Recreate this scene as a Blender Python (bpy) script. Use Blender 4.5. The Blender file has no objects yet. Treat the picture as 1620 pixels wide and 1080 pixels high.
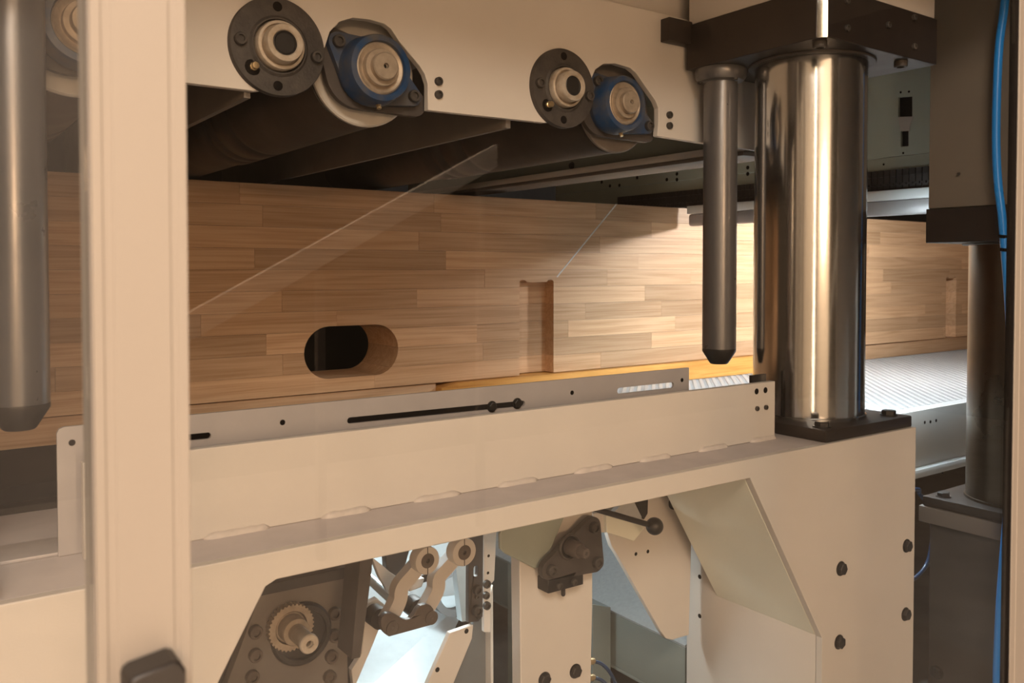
import bpy, bmesh, math, random
from mathutils import Vector, Matrix
from mathutils.geometry import tessellate_polygon

random.seed(7)
scene = bpy.context.scene
COL = scene.collection

# ------------------------------------------------------------------ camera
# World: X runs along the front of the machine, Y goes into it, Z is up (metres).
ZC = 1.45                      # eye height above the hall floor
F_PX = 1367.0                  # focal length in pixels of the 1620 px wide frame
PPX, PPY = 810.0, 462.0        # principal point
YAW = math.radians(35.4)
PITCH = math.atan(0.027)
FWD = Vector((math.sin(YAW) * math.cos(PITCH), math.cos(YAW) * math.cos(PITCH), -math.sin(PITCH)))
RIGHT = Vector((math.cos(YAW), -math.sin(YAW), 0))
UP = RIGHT.cross(FWD)
cam_d = bpy.data.cameras.new('camera')
cam = bpy.data.objects.new('camera', cam_d)
COL.objects.link(cam)
cam.location = (0, 0, ZC)
cam.rotation_euler = Matrix((RIGHT, UP, -FWD)).transposed().to_euler()
cam_d.sensor_width = 36.0
cam_d.lens = F_PX / 1620 * 36
cam_d.shift_y = -(540 - PPY) / 1620
cam_d.clip_start = 0.02
cam_d.dof.use_dof = True
cam_d.dof.focus_distance = 1.9
cam_d.dof.aperture_fstop = 9.0
scene.camera = cam

# ------------------------------------------------------------------ world, light, exposure
scene.view_settings.view_transform = 'Standard'
scene.view_settings.look = 'None'
scene.view_settings.gamma = 1.0
scene.view_settings.use_curve_mapping = False
scene.view_settings.exposure = -0.08
world = bpy.data.worlds.new('hall_air')
scene.world = world
world.use_nodes = True
world.node_tree.nodes['Background'].inputs[0].default_value = (1.0, 0.62, 0.36, 1)
world.node_tree.nodes['Background'].inputs[1].default_value = 0.07


def area(name, loc, target, sx, sy, power, color):
    d = bpy.data.lights.new(name, 'AREA')
    d.shape = 'RECTANGLE'
    d.size, d.size_y = sx, sy
    d.energy = power
    d.color = color
    o = bpy.data.objects.new(name, d)
    COL.objects.link(o)
    o.location = loc
    o.rotation_euler = (Vector(target) - Vector(loc)).to_track_quat('-Z', 'Y').to_euler()
    return o


WARM = (1.0, 0.86, 0.735)
AMBER = (1.0, 0.71, 0.49)
area('added_key_near', (-0.6, -1.45, ZC + 1.70), (1.3, 1.2, ZC - 0.2), 1.3, 0.16, 72, WARM)  # unseen key light added behind the camera for the machine front
area('added_key_far', (-2.0, -3.2, ZC + 2.45), (0.6, 1.2, ZC - 0.2), 2.4, 0.4, 80, WARM)  # second added key light, unseen, farther back and to the left
area('added_fill_low', (-0.9, -4.15, ZC + 0.55), (1.2, 2.75, ZC), 1.0, 0.25, 85, (1.0, 0.62, 0.36))  # low unseen fill added to brighten the timber from afar
area('added_wall_wash_rear', (0.0, -2.6, ZC + 1.9), (0.0, -4.3, ZC - 0.1), 5.0, 0.3, 400, AMBER)  # added wash on the rear wall so the column reflects a bright field
area('added_wall_wash_left', (-2.7, -1.6, ZC + 2.2), (-4.0, -1.6, ZC + 0.0), 4.0, 0.3, 45, AMBER)  # added wash on the left wall, also for the column's reflections


# ------------------------------------------------------------------ helpers: places
def ray(px, py):
    return FWD + RIGHT * ((px - PPX) / F_PX) + UP * (-(py - PPY) / F_PX)


def onY(px, py, y):
    r = ray(px, py)
    t = y / r.y
    return Vector((r.x * t, y, ZC + r.z * t))


def onX(px, py, x):
    r = ray(px, py)
    t = x / r.x
    return Vector((x, r.y * t, ZC + r.z * t))


def onZ(px, py, z):           # z relative to eye height
    r = ray(px, py)
    t = z / r.z
    return Vector((r.x * t, r.y * t, ZC + z))


def mlen(p, npx):             # length in metres of npx pixels at point p
    return npx * (p - cam.location).dot(FWD) / F_PX


# ------------------------------------------------------------------ helpers: objects
WL = {}


def _link(name, me, parent, center):
    o = bpy.data.objects.new(name, me)
    COL.objects.link(o)
    pw = WL[parent] if parent is not None else Vector((0, 0, 0))
    o.parent = parent
    o.location = center - pw
    WL[o] = center.copy()
    return o


def thing(name, loc, label, cat, group=None):
    o = bpy.data.objects.new(name, None)
    o.empty_display_size = 0.05
    COL.objects.link(o)
    o.location = loc
    WL[o] = Vector(loc)
    tag(o, label, cat, group)
    return o


def tag(o, label, cat=None, group=None, kind=None):
    o['label'] = label
    if cat:
        o['category'] = cat
    if group:
        o['group'] = group
    if kind:
        o['kind'] = kind
    return o


def build(name, verts, faces, mat, parent=None, smooth=True, bevel=0.0, angle=35):
    vs = [Vector(v) for v in verts]
    lo = Vector((min(v.x for v in vs), min(v.y for v in vs), min(v.z for v in vs)))
    hi = Vector((max(v.x for v in vs), max(v.y for v in vs), max(v.z for v in vs)))
    c = (lo + hi) / 2
    me = bpy.data.meshes.new(name)
    me.from_pydata([v - c for v in vs], [], faces)
    bm = bmesh.new()
    bm.from_mesh(me)
    bmesh.ops.remove_doubles(bm, verts=bm.verts, dist=1e-6)
    bmesh.ops.recalc_face_normals(bm, faces=bm.faces)
    if bevel > 0:
        es = [e for e in bm.edges if len(e.link_faces) == 2 and e.calc_face_angle(0) > math.radians(40)]
        bmesh.ops.bevel(bm, geom=es, offset=bevel, segments=2, profile=0.5, affect='EDGES', clamp_overlap=True)
    bm.to_mesh(me)
    bm.free()
    if smooth:
        me.polygons.foreach_set('use_smooth', [True] * len(me.polygons))
        me.set_sharp_from_angle(angle=math.radians(angle))
    me.materials.append(mat)
    return _link(name, me, parent, c)


def box_vf(a, b):
    x0, y0, z0 = a
    x1, y1, z1 = b
    v = [(x0, y0, z0), (x1, y0, z0), (x1, y1, z0), (x0, y1, z0), (x0, y0, z1), (x1, y0, z1), (x1, y1, z1), (x0, y1, z1)]
    f = [(0, 1, 2, 3), (4, 5, 6, 7), (0, 1, 5, 4), (1, 2, 6, 5), (2, 3, 7, 6), (3, 0, 4, 7)]
    return v, f


def box(name, a, b, mat, parent=None, bevel=0.003):
    v, f = box_vf(a, b)
    return build(name, v, f, mat, parent, bevel=bevel)


def extrude_vf(loops, d):
    """loops: outer then holes, lists of coplanar Vectors; d: extrusion vector."""
    d = Vector(d)
    verts, faces, start = [], [], []
    for lp in loops:
        start.append(len(verts))
        verts += [Vector(p) for p in lp]
    n = len(verts)
    verts += [v + d for v in verts]
    for t in tessellate_polygon([[Vector(p) for p in lp] for lp in loops]):
        faces.append(tuple(t))
        faces.append(tuple(i + n for i in reversed(t)))
    for s, lp in zip(start, loops):
        m = len(lp)
        for i in range(m):
            j = (i + 1) % m
            faces.append((s + i, s + j, s + j + n, s + i + n))
    return verts, faces


def prism(name, loops, d, mat, parent=None, bevel=0.0, angle=30):
    v, f = extrude_vf(loops, d)
    o = build(name, v, f, mat, parent, angle=angle)
    if bevel > 0:
        m = o.modifiers.new('edge', 'BEVEL')
        m.width = bevel
        m.segments = 2
        m.limit_method = 'ANGLE'
        m.angle_limit = math.radians(50)
    return o


def plate(name, pts, y, depth, mat, parent=None, holes=(), bevel=0.0015):
    """plate parallel to the machine front: outline given where it is seen on the plane Y=y."""
    loops = [[onY(px, py, y) for px, py in pts]] + [list(h) for h in holes]
    return prism(name, loops, (0, depth, 0), mat, parent, bevel)


def circ(c, r, n=20):
    return [Vector((c.x + r * math.cos(2 * math.pi * i / n), c.y, c.z + r * math.sin(2 * math.pi * i / n))) for i in range(n)]


def stadium(a, b, r, n=8):
    a, b = Vector(a), Vector(b)
    ang = math.atan2(b.z - a.z, b.x - a.x)
    out = []
    for i in range(n + 1):
        t = ang - math.pi / 2 + math.pi * i / n
        out.append(Vector((b.x + r * math.cos(t), b.y, b.z + r * math.sin(t))))
    for i in range(n + 1):
        t = ang + math.pi / 2 + math.pi * i / n
        out.append(Vector((a.x + r * math.cos(t), a.y, a.z + r * math.sin(t))))
    return out


def frame_of(axis):
    a = Vector(axis).normalized()
    u = a.orthogonal().normalized()
    return a, u, a.cross(u)


def lathe_vf(o, axis, prof, n=40):
    a, u, w = frame_of(axis)
    o = Vector(o)
    verts, faces, rings = [], [], []
    for r, h in prof:
        if r < 1e-6:
            rings.append([len(verts)])
            verts.append(o + a * h)
        else:
            rings.append(list(range(len(verts), len(verts) + n)))
            for i in range(n):
                t = 2 * math.pi * i / n
                verts.append(o + a * h + (u * math.cos(t) + w * math.sin(t)) * r)
    for A, B in zip(rings, rings[1:]):
        for i in range(n):
            j = (i + 1) % n
            if len(A) == 1 and len(B) == 1:
                continue
            if len(A) == 1:
                faces.append((A[0], B[i], B[j]))
            elif len(B) == 1:
                faces.append((A[i], A[j], B[0]))
            else:
                faces.append((A[i], A[j], B[j], B[i]))
    return verts, faces


def lathe(name, o, axis, prof, mat, parent=None, n=40, angle=35):
    v, f = lathe_vf(o, axis, prof, n)
    return build(name, v, f, mat, parent, angle=angle)


def smooth_path(pts, k=6):
    P = [Vector(p) for p in pts]
    out = []
    for i in range(len(P) - 1):
        p0, p1, p2, p3 = P[max(i - 1, 0)], P[i], P[i + 1], P[min(i + 2, len(P) - 1)]
        for s in range(k):
            t = s / k
            out.append(0.5 * ((2 * p1) + (p2 - p0) * t + (2 * p0 - 5 * p1 + 4 * p2 - p3) * t * t + (3 * p1 - p0 - 3 * p2 + p3) * t ** 3))
    out.append(P[-1])
    return out


def tube_vf(pts, r, n=10):
    verts, faces = [], []
    m = len(pts)
    ref = None
    for i, p in enumerate(pts):
        d = (pts[min(i + 1, m - 1)] - pts[max(i - 1, 0)]).normalized()
        if ref is None:
            ref = d.orthogonal().normalized()
        u = (ref - d * ref.dot(d)).normalized()
        ref = u
        w = d.cross(u)
        for k in range(n):
            t = 2 * math.pi * k / n
            verts.append(p + (u * math.cos(t) + w * math.sin(t)) * r)
    for i in range(m - 1):
        for k in range(n):
            j = (k + 1) % n
            faces.append((i * n + k, i * n + j, (i + 1) * n + j, (i + 1) * n + k))
    faces.append(tuple(range(n)))
    faces.append(tuple((m - 1) * n + k for k in range(n)))
    return verts, faces


def tube(name, pts, r, mat, parent=None, n=10):
    v, f = tube_vf([Vector(p) for p in pts], r, n)
    return build(name, v, f, mat, parent, angle=60)


# ------------------------------------------------------------------ materials
def new_mat(name):
    m = bpy.data.materials.new(name)
    m.use_nodes = True
    nt = m.node_tree
    return m, nt, nt.nodes['Principled BSDF']


def surf(name, col, rough=0.5, metal=0.0, var=0.12, scale=9.0, bump=0.0, bscale=250.0, rvar=0.1, col2=None, spec=0.5, lo=0.35, hi=0.7):
    """painted / metal surface with blotchy wear and fine relief"""
    m, nt, b = new_mat(name)
    N, L = nt.nodes, nt.links
    geo = N.new('ShaderNodeNewGeometry')
    no = N.new('ShaderNodeTexNoise')
    no.inputs['Scale'].default_value = scale
    no.inputs['Detail'].default_value = 6
    no.inputs['Roughness'].default_value = 0.6
    L.new(geo.outputs['Position'], no.inputs['Vector'])
    rp = N.new('ShaderNodeValToRGB')
    c2 = col2 or tuple(c * (1 - var) for c in col)
    rp.color_ramp.elements[0].position = lo
    rp.color_ramp.elements[0].color = (*c2, 1)
    rp.color_ramp.elements[1].position = hi
    rp.color_ramp.elements[1].color = (*col, 1)
    L.new(no.outputs['Fac'], rp.inputs['Fac'])
    L.new(rp.outputs['Color'], b.inputs['Base Color'])
    b.inputs['Metallic'].default_value = metal
    b.inputs['Specular IOR Level'].default_value = spec
    mr = N.new('ShaderNodeMapRange')
    mr.inputs['To Min'].default_value = min(1, rough + rvar)
    mr.inputs['To Max'].default_value = max(0.02, rough - rvar)
    L.new(no.outputs['Fac'], mr.inputs['Value'])
    L.new(mr.outputs['Result'], b.inputs['Roughness'])
    if bump > 0:
        n2 = N.new('ShaderNodeTexNoise')
        n2.inputs['Scale'].default_value = bscale
        n2.inputs['Detail'].default_value = 2
        L.new(geo.outputs['Position'], n2.inputs['Vector'])
        bp = N.new('ShaderNodeBump')
        bp.inputs['Strength'].default_value = bump
        bp.inputs['Distance'].default_value = 0.002
        L.new(n2.outputs['Fac'], bp.inputs['Height'])
        L.new(bp.outputs['Normal'], b.inputs['Normal'])
    return m


def brushed(name, col, rough, aniso_axis='Z', metal=1.0):
    """turned steel: fine streaks round the shaft"""
    m, nt, b = new_mat(name)
    N, L = nt.nodes, nt.links
    geo = N.new('ShaderNodeNewGeometry')
    mp = N.new('ShaderNodeMapping')
    mp.inputs['Scale'].default_value = (3, 3, 260) if aniso_axis == 'Z' else (3, 260, 3)
    L.new(geo.outputs['Position'], mp.inputs['Vector'])
    no = N.new('ShaderNodeTexNoise')
    no.inputs['Scale'].default_value = 2.0
    no.inputs['Detail'].default_value = 4
    L.new(mp.outputs['Vector'], no.inputs['Vector'])
    mr = N.new('ShaderNodeMapRange')
    mr.inputs['To Min'].default_value = rough * 0.8
    mr.inputs['To Max'].default_value = rough * 1.25
    L.new(no.outputs['Fac'], mr.inputs['Value'])
    L.new(mr.outputs['Result'], b.inputs['Roughness'])
    rp = N.new('ShaderNodeValToRGB')
    rp.color_ramp.elements[0].color = (*[c * 0.88 for c in col], 1)
    rp.color_ramp.elements[1].color = (*col, 1)
    L.new(no.outputs['Fac'], rp.inputs['Fac'])
    L.new(rp.outputs['Color'], b.inputs['Base Color'])
    b.inputs['Metallic'].default_value = metal
    return m


def emit(name, col, strength):
    m = bpy.data.materials.new(name)
    m.use_nodes = True
    nt = m.node_tree
    nt.nodes.clear()
    e = nt.nodes.new('ShaderNodeEmission')
    e.inputs['Color'].default_value = (*col, 1)
    e.inputs['Strength'].default_value = strength
    o = nt.nodes.new('ShaderNodeOutputMaterial')
    nt.links.new(e.outputs[0], o.inputs[0])
    return m


def glass_mat(name='window_glass', haze=0.0):
    m = bpy.data.materials.new(name)
    m.use_nodes = True
    nt = m.node_tree
    nt.nodes.clear()
    N, L = nt.nodes, nt.links
    tr = N.new('ShaderNodeBsdfTransparent')
    tr.inputs['Color'].default_value = (0.97, 0.975, 0.965, 1)
    gl = N.new('ShaderNodeBsdfGlossy')
    gl.inputs['Roughness'].default_value = 0.0
    # Schlick reflectance, the same from either face of the thin pane
    geo = N.new('ShaderNodeNewGeometry')
    dt = N.new('ShaderNodeVectorMath')
    dt.operation = 'DOT_PRODUCT'
    L.new(geo.outputs['Incoming'], dt.inputs[0])
    L.new(geo.outputs['Normal'], dt.inputs[1])
    ab = N.new('ShaderNodeMath')
    ab.operation = 'ABSOLUTE'
    L.new(dt.outputs['Value'], ab.inputs[0])
    om = N.new('ShaderNodeMath')
    om.operation = 'SUBTRACT'
    om.inputs[0].default_value = 1.0
    L.new(ab.outputs[0], om.inputs[1])
    p5 = N.new('ShaderNodeMath')
    p5.operation = 'POWER'
    p5.inputs[1].default_value = 5.0
    L.new(om.outputs[0], p5.inputs[0])
    fr = N.new('ShaderNodeMath')
    fr.operation = 'MULTIPLY_ADD'
    fr.inputs[1].default_value = 0.96
    fr.inputs[2].default_value = 0.04
    L.new(p5.outputs[0], fr.inputs[0])
    mx = N.new('ShaderNodeMixShader')
    o = N.new('ShaderNodeOutputMaterial')
    L.new(fr.outputs[0], mx.inputs['Fac'])
    L.new(tr.outputs[0], mx.inputs[1])
    L.new(gl.outputs[0], mx.inputs[2])
    if haze > 0:
        df = N.new('ShaderNodeBsdfDiffuse')
        df.inputs['Color'].default_value = (0.75, 0.70, 0.66, 1)
        no = N.new('ShaderNodeTexNoise')
        no.inputs['Scale'].default_value = 7.0
        no.inputs['Detail'].default_value = 5
        L.new(geo.outputs['Position'], no.inputs['Vector'])
        mr = N.new('ShaderNodeMapRange')
        mr.inputs['From Min'].default_value = 0.3
        mr.inputs['From Max'].default_value = 0.7
        mr.inputs['To Min'].default_value = haze * 0.6
        mr.inputs['To Max'].default_value = haze * 1.3
        L.new(no.outputs['Fac'], mr.inputs['Value'])
        m2 = N.new('ShaderNodeMixShader')
        L.new(mr.outputs['Result'], m2.inputs['Fac'])
        L.new(mx.outputs[0], m2.inputs[1])
        L.new(df.outputs[0], m2.inputs[2])
        L.new(m2.outputs[0], o.inputs[0])
    else:
        L.new(mx.outputs[0], o.inputs[0])
    return m


def wood_mat(name, light, dark, vmin, vmax, rough=0.5):
    m, nt, b = new_mat(name)
    N, L = nt.nodes, nt.links
    geo = N.new('ShaderNodeNewGeometry')
    oi = N.new('ShaderNodeObjectInfo')
    mul = N.new('ShaderNodeMath')
    mul.operation = 'MULTIPLY'
    mul.inputs[1].default_value = 61.0
    L.new(oi.outputs['Random'], mul.inputs[0])
    off = N.new('ShaderNodeCombineXYZ')
    for i in range(3):
        L.new(mul.outputs[0], off.inputs[i])
    add = N.new('ShaderNodeVectorMath')
    L.new(geo.outputs['Position'], add.inputs[0])
    L.new(off.outputs[0], add.inputs[1])
    mp = N.new('ShaderNodeMapping')
    mp.inputs['Scale'].default_value = (0.36, 8, 8)
    L.new(add.outputs[0], mp.inputs['Vector'])
    big = N.new('ShaderNodeTexNoise')
    big.inputs['Scale'].default_value = 1.6
    big.inputs['Detail'].default_value = 2
    big.inputs['Distortion'].default_value = 0.15
    L.new(mp.outputs['Vector'], big.inputs['Vector'])
    # growth rings: sine of the smooth field gives cathedral figures
    k = N.new('ShaderNodeMath')
    k.operation = 'MULTIPLY'
    k.inputs[1].default_value = 48.0
    L.new(big.outputs['Fac'], k.inputs[0])
    sn = N.new('ShaderNodeMath')
    sn.operation = 'SINE'
    L.new(k.outputs[0], sn.inputs[0])
    r1 = N.new('ShaderNodeMapRange')
    r1.inputs['From Min'].default_value = -1
    r1.inputs['From Max'].default_value = 1
    L.new(sn.outputs[0], r1.inputs['Value'])
    mp2 = N.new('ShaderNodeMapping')
    mp2.inputs['Scale'].default_value = (2.5, 130, 130)
    L.new(add.outputs[0], mp2.inputs['Vector'])
    fine = N.new('ShaderNodeTexNoise')
    fine.inputs['Scale'].default_value = 1.5
    fine.inputs['Detail'].default_value = 3
    L.new(mp2.outputs['Vector'], fine.inputs['Vector'])
    ad = N.new('ShaderNodeMath')
    ad.operation = 'MULTIPLY_ADD'
    ad.inputs[1].default_value = 0.24
    L.new(r1.outputs[0], ad.inputs[0])
    L.new(fine.outputs['Fac'], ad.inputs[2])
    rp = N.new('ShaderNodeValToRGB')
    rp.color_ramp.elements[0].position = 0.46
    rp.color_ramp.elements[0].color = (*light, 1)
    rp.color_ramp.elements[1].position = 1.0
    rp.color_ramp.elements[1].color = (*dark, 1)
    L.new(ad.outputs[0], rp.inputs['Fac'])
    wn = N.new('ShaderNodeTexWhiteNoise')
    wn.noise_dimensions = '1D'
    L.new(mul.outputs[0], wn.inputs['W'])
    vr = N.new('ShaderNodeMapRange')
    vr.inputs['To Min'].default_value = vmin
    vr.inputs['To Max'].default_value = vmax
    L.new(wn.outputs['Value'], vr.inputs['Value'])
    hs = N.new('ShaderNodeHueSaturation')
    L.new(rp.outputs['Color'], hs.inputs['Color'])
    L.new(vr.outputs['Result'], hs.inputs['Value'])
    L.new(hs.outputs['Color'], b.inputs['Base Color'])
    b.inputs['Roughness'].default_value = rough
    b.inputs['Specular IOR Level'].default_value = 0.3
    bp = N.new('ShaderNodeBump')
    bp.inputs['Strength'].default_value = 0.12
    bp.inputs['Distance'].default_value = 0.001
    L.new(fine.outputs['Fac'], bp.inputs['Height'])
    L.new(bp.outputs['Normal'], b.inputs['Normal'])
    return m


PAINT = surf('cream_machine_paint', (0.60, 0.545, 0.49), 0.42, var=0.06, bump=0.10, bscale=420, scale=5)
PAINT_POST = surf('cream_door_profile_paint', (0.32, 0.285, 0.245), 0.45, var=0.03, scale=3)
PAINT_SIDE = surf('grey_profile_edge', (0.36, 0.33, 0.30), 0.5, var=0.05)
GREEN = surf('grey_green_paint', (0.34, 0.37, 0.32), 0.45, var=0.10, bump=0.08, bscale=380, scale=6)
DGREEN = surf('dark_grey_green_paint', (0.17, 0.19, 0.175), 0.45, var=0.1, bump=0.08, scale=6)
GREEN_LIT = surf('lit_grey_green_paint', (0.54, 0.58, 0.50), 0.45, var=0.08, bump=0.08, bscale=380, scale=6)  # grey-green lightened to stand in for light falling on the panels
GUSSET = surf('grey_green_hammered_paint', (0.78, 0.76, 0.64), 0.38, var=0.05, bump=0.25, bscale=300)
LEDGE = surf('dusty_ledge_paint', (0.50, 0.44, 0.425), 0.55, var=0.10, scale=14, bump=0.08)
GREYPL = surf('grey_sheet_steel', (0.40, 0.37, 0.365), 0.48, metal=0.25, var=0.10, scale=12)
WELD = surf('painted_weld_bead', (0.58, 0.51, 0.46), 0.6, var=0.12, scale=60, bump=0.5, bscale=130)
IRON = surf('dusty_cast_iron', (0.062, 0.051, 0.043), 0.6, var=0.4, scale=30, bump=0.35, bscale=220, col2=(0.034, 0.028, 0.024))
BLACK = surf('black_oxide_steel', (0.030, 0.026, 0.024), 0.42, metal=0.3, var=0.3, scale=20)
BLOCK = surf('dark_burnished_steel', (0.050, 0.038, 0.032), 0.38, metal=0.5, var=0.25, scale=7)
STEEL = brushed('turned_column_steel', (0.66, 0.66, 0.66), 0.14)
STEEL2 = surf('dark_brown_column_steel', (0.11, 0.085, 0.062), 0.30, metal=0.9, var=0.25, scale=6)  # much darker and browner than the steel of the other columns
POLISH = surf('ground_steel', (0.22, 0.21, 0.20), 0.04, metal=1.0, var=0.05, rvar=0.02)
ROD = surf('grey_pin_steel', (0.165, 0.158, 0.158), 0.30, metal=0.55, var=0.10, scale=8)
RODTIP = surf('black_pin_tip', (0.05, 0.045, 0.042), 0.4, metal=0.4)
BRIGHT = surf('bearing_steel', (0.60, 0.53, 0.45), 0.36, metal=0.35, var=0.25, scale=40, col2=(0.42, 0.33, 0.24))
DUSTST = surf('dusty_shaft_steel', (0.46, 0.37, 0.28), 0.5, metal=0.5, var=0.3, scale=45)
BLUE = surf('dusty_blue_enamel', (0.009, 0.040, 0.110), 0.42, var=0.3, scale=16, col2=(0.075, 0.072, 0.072), lo=0.38, hi=0.62)
RUBBER = surf('dark_roller_rubber', (0.050, 0.041, 0.035), 0.55, var=0.35, scale=5, bump=0.12, bscale=60)
DISC = surf('pale_roller_disc', (0.50, 0.46, 0.41), 0.5, var=0.15, scale=18)
DISC2 = surf('dusty_roller_disc', (0.20, 0.17, 0.145), 0.55, var=0.3, scale=18)
DARKPL = surf('brown_black_plate', (0.075, 0.062, 0.055), 0.5, metal=0.2, var=0.3, scale=10)
LINKBR = surf('brown_phosphated_steel', (0.115, 0.090, 0.076), 0.5, metal=0.2, var=0.2, scale=20)
BAR = surf('brown_primer_bar', (0.16, 0.135, 0.115), 0.5, var=0.2, scale=6)
BRASS = surf('brass_fitting', (0.55, 0.40, 0.22), 0.35, metal=0.8, var=0.25, scale=60)
GALV = surf('galvanised_sheet', (0.55, 0.60, 0.62), 0.32, metal=0.55, var=0.10, scale=25)
BELT = surf('white_grey_belt', (0.46, 0.46, 0.46), 0.5, var=0.08, scale=40)
BELTBED = surf('dark_belt_bed', (0.10, 0.10, 0.10), 0.7, var=0.2)  # dark grey bed between the belt ribs, also the pipe mouth
CONV = surf('pale_conveyor_cheek', (0.74, 0.74, 0.72), 0.4, var=0.06, scale=8)
HOSE = surf('blue_air_hose', (0.022, 0.28, 0.82), 0.30, var=0.05)
HOSE2 = surf('dark_blue_air_hose', (0.010, 0.030, 0.075), 0.30, var=0.05)
GASKET = surf('black_rubber_seal', (0.010, 0.008, 0.007), 0.8, var=0.2, spec=0.08)
HANDLE = surf('black_plastic', (0.022, 0.018, 0.016), 0.42, var=0.15)
YELLOW = wood_mat('yellow_batten_wood', (0.74, 0.37, 0.10), (0.52, 0.21, 0.04), 0.9, 1.1, 0.5)
WOOD = wood_mat('ash_staves', (0.65, 0.405, 0.235), (0.46, 0.255, 0.125), 0.72, 1.08)
LINE_WHITE = surf('white_line_colour', (0.80, 0.76, 0.70), 0.9, var=0.2, scale=120)
FLOOR = surf('concrete_floor', (0.42, 0.39, 0.36), 0.7, var=0.3, scale=3)
DARKWALL = surf('dark_hall_wall', (0.035, 0.030, 0.026), 0.8, var=0.3, scale=2)
GLASS = glass_mat()
HAZEGLASS = glass_mat('hazy_window_glass', 0.02)  # diffuse haze stands in for reflections in the left pane
LAMPBODY = surf('lamp_housing', (0.35, 0.34, 0.32), 0.5, var=0.1)


# ------------------------------------------------------------------ fasteners (shared meshes)
def shared(name, parts, mat):
    verts, faces = [], []
    for v, f in parts:
        n = len(verts)
        verts += [Vector(p) for p in v]
        faces += [tuple(i + n for i in q) for q in f]
    me = bpy.data.meshes.new(name)
    me.from_pydata(verts, [], faces)
    bm = bmesh.new()
    bm.from_mesh(me)
    bmesh.ops.recalc_face_normals(bm, faces=bm.faces)
    bm.to_mesh(me)
    bm.free()
    me.polygons.foreach_set('use_smooth', [True] * len(me.polygons))
    me.set_sharp_from_angle(angle=math.radians(30))
    me.materials.append(mat)
    return me


AX = (0, 0, 1)      # fasteners are modelled with the head towards +Z, unit head radius
HEXV = lathe_vf((0, 0, 0), AX, [(0, 0), (1.12, 0), (1.12, 0.12), (0.98, 0.12), (0.98, 0.62), (0.86, 0.72), (0, 0.72)], 6)
WASHV = lathe_vf((0, 0, 0), AX, [(0.7, 0.0), (1.18, 0.0), (1.18, 0.10), (0.7, 0.10)], 20)
M_HEX = shared('hex_bolt', [HEXV, WASHV], BLACK)
SOCK = lathe_vf((0, 0, 0), AX, [(0, 0), (1, 0), (1, 0.75), (0.9, 0.9), (0.58, 0.9), (0.58, 0.45), (0, 0.45)], 18)
M_SOCK = shared('cap_screw', [SOCK], IRON)
M_SOCKB = shared('cap_screw_brown', [SOCK], surf('brown_screw_steel', (0.13, 0.10, 0.08), 0.45, metal=0.4, var=0.3, scale=50))
NIP = lathe_vf((0, 0, 0), AX, [(0, 0), (1, 0), (1, 0.7), (0.7, 0.9), (0.7, 1.3), (0.95, 1.5), (0.8, 2.0), (0, 2.1)], 8)
M_NIP = shared('grease_nipple', [NIP], BRASS)
HOLE = lathe_vf((0, 0, 0), AX, [(1.0, 0.0), (1.08, 0.0), (1.08, 0.03), (1.0, 0.03), (0.94, -0.1), (0, -0.1)], 16)
M_PLUG = shared('bore', [lathe_vf((0, 0, 0), AX, [(0, 0.06), (0.85, 0.06), (1.0, 0.03), (1.0, 0.0)], 16)], GASKET)


def fastener(name, me, loc, r, parent, axis=(0, -1, 0), spin=0.0):
    o = bpy.data.objects.new(name, me)
    COL.objects.link(o)
    o.parent = parent
    o.location = Vector(loc) - WL[parent]
    WL[o] = Vector(loc)
    q = Vector(axis).to_track_quat('Z', 'Y')
    o.rotation_mode = 'QUATERNION'
    from mathutils import Quaternion
    o.rotation_quaternion = q @ Quaternion((0, 0, 1), spin)
    o.scale = (r, r, r)
    return o


# ================================================================== the hall
o = box('floor', (-4, -5, -0.10), (9, 6, 0.0), FLOOR, bevel=0)
tag(o, 'dark concrete hall floor under the machine', 'floor', kind='structure')
o = box('wall_back', (-4, 5.2, 0), (9, 5.35, 4.2), DARKWALL, bevel=0)
tag(o, 'dark back wall of the hall behind the machine', 'wall', kind='structure')
o = box('wall_right', (8.6, -5, 0), (8.75, 5.2, 4.2), DARKWALL, bevel=0)
tag(o, 'dark side wall of the hall right of the machine', 'wall', kind='structure')

o = box('wall_front', (-4, -4.5, 0), (0.35, -4.35, 4.2), surf('pale_hall_wall', (0.62, 0.56, 0.48), 0.7, var=0.06, scale=2), bevel=0)
tag(o, 'pale hall wall opposite the machine', 'wall', kind='structure')
o = box('wall_left', (-4.15, -4.3, 0.0005), (-4.0, 0.3, 4.2), o.data.materials[0], bevel=0)
tag(o, 'pale hall wall left of the machine', 'wall', kind='structure')
sg = [Vector((0.65, -3.0, 0.90)), Vector((2.75, -3.0, 2.02)), Vector((2.75, -3.0, 2.15)), Vector((0.65, -3.0, 1.03))]
srt = thing('reflection_board', (0.9, -3.03, 0), 'added sloping board behind the camera, seen only reflected in the glass', 'board')  # board added out of view to make the slanting reflection in the glass
STW = surf('reflection_board_paint', (0.42, 0.40, 0.37), 0.5, var=0.04)
prism('board_face', [sg], (0, -0.05, 0), STW, srt, bevel=0.002)
for x_, z_ in ((0.75, 0.95), (1.7, 1.455), (2.65, 1.965)):
    box('board_post', (x_ - 0.02, -3.045, 0.0005), (x_ + 0.02, -3.005, z_), BAR, srt, bevel=0)

# ------------------------------------------------------------------ glazed enclosure in front of the machine
YE = 0.50
ZT = ZC + 0.84
d1 = thing('door_1', (0.6, YE, 0), 'glazed machine door with cream stiles seen close to the lens', 'door')
d1['kind'] = 'structure'
xl0, xl1 = onY(148, 540, YE).x, onY(299, 540, YE).x
xr0, xr1 = onY(1606, 540, YE).x, onY(1606, 540, YE).x + 0.06


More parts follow.
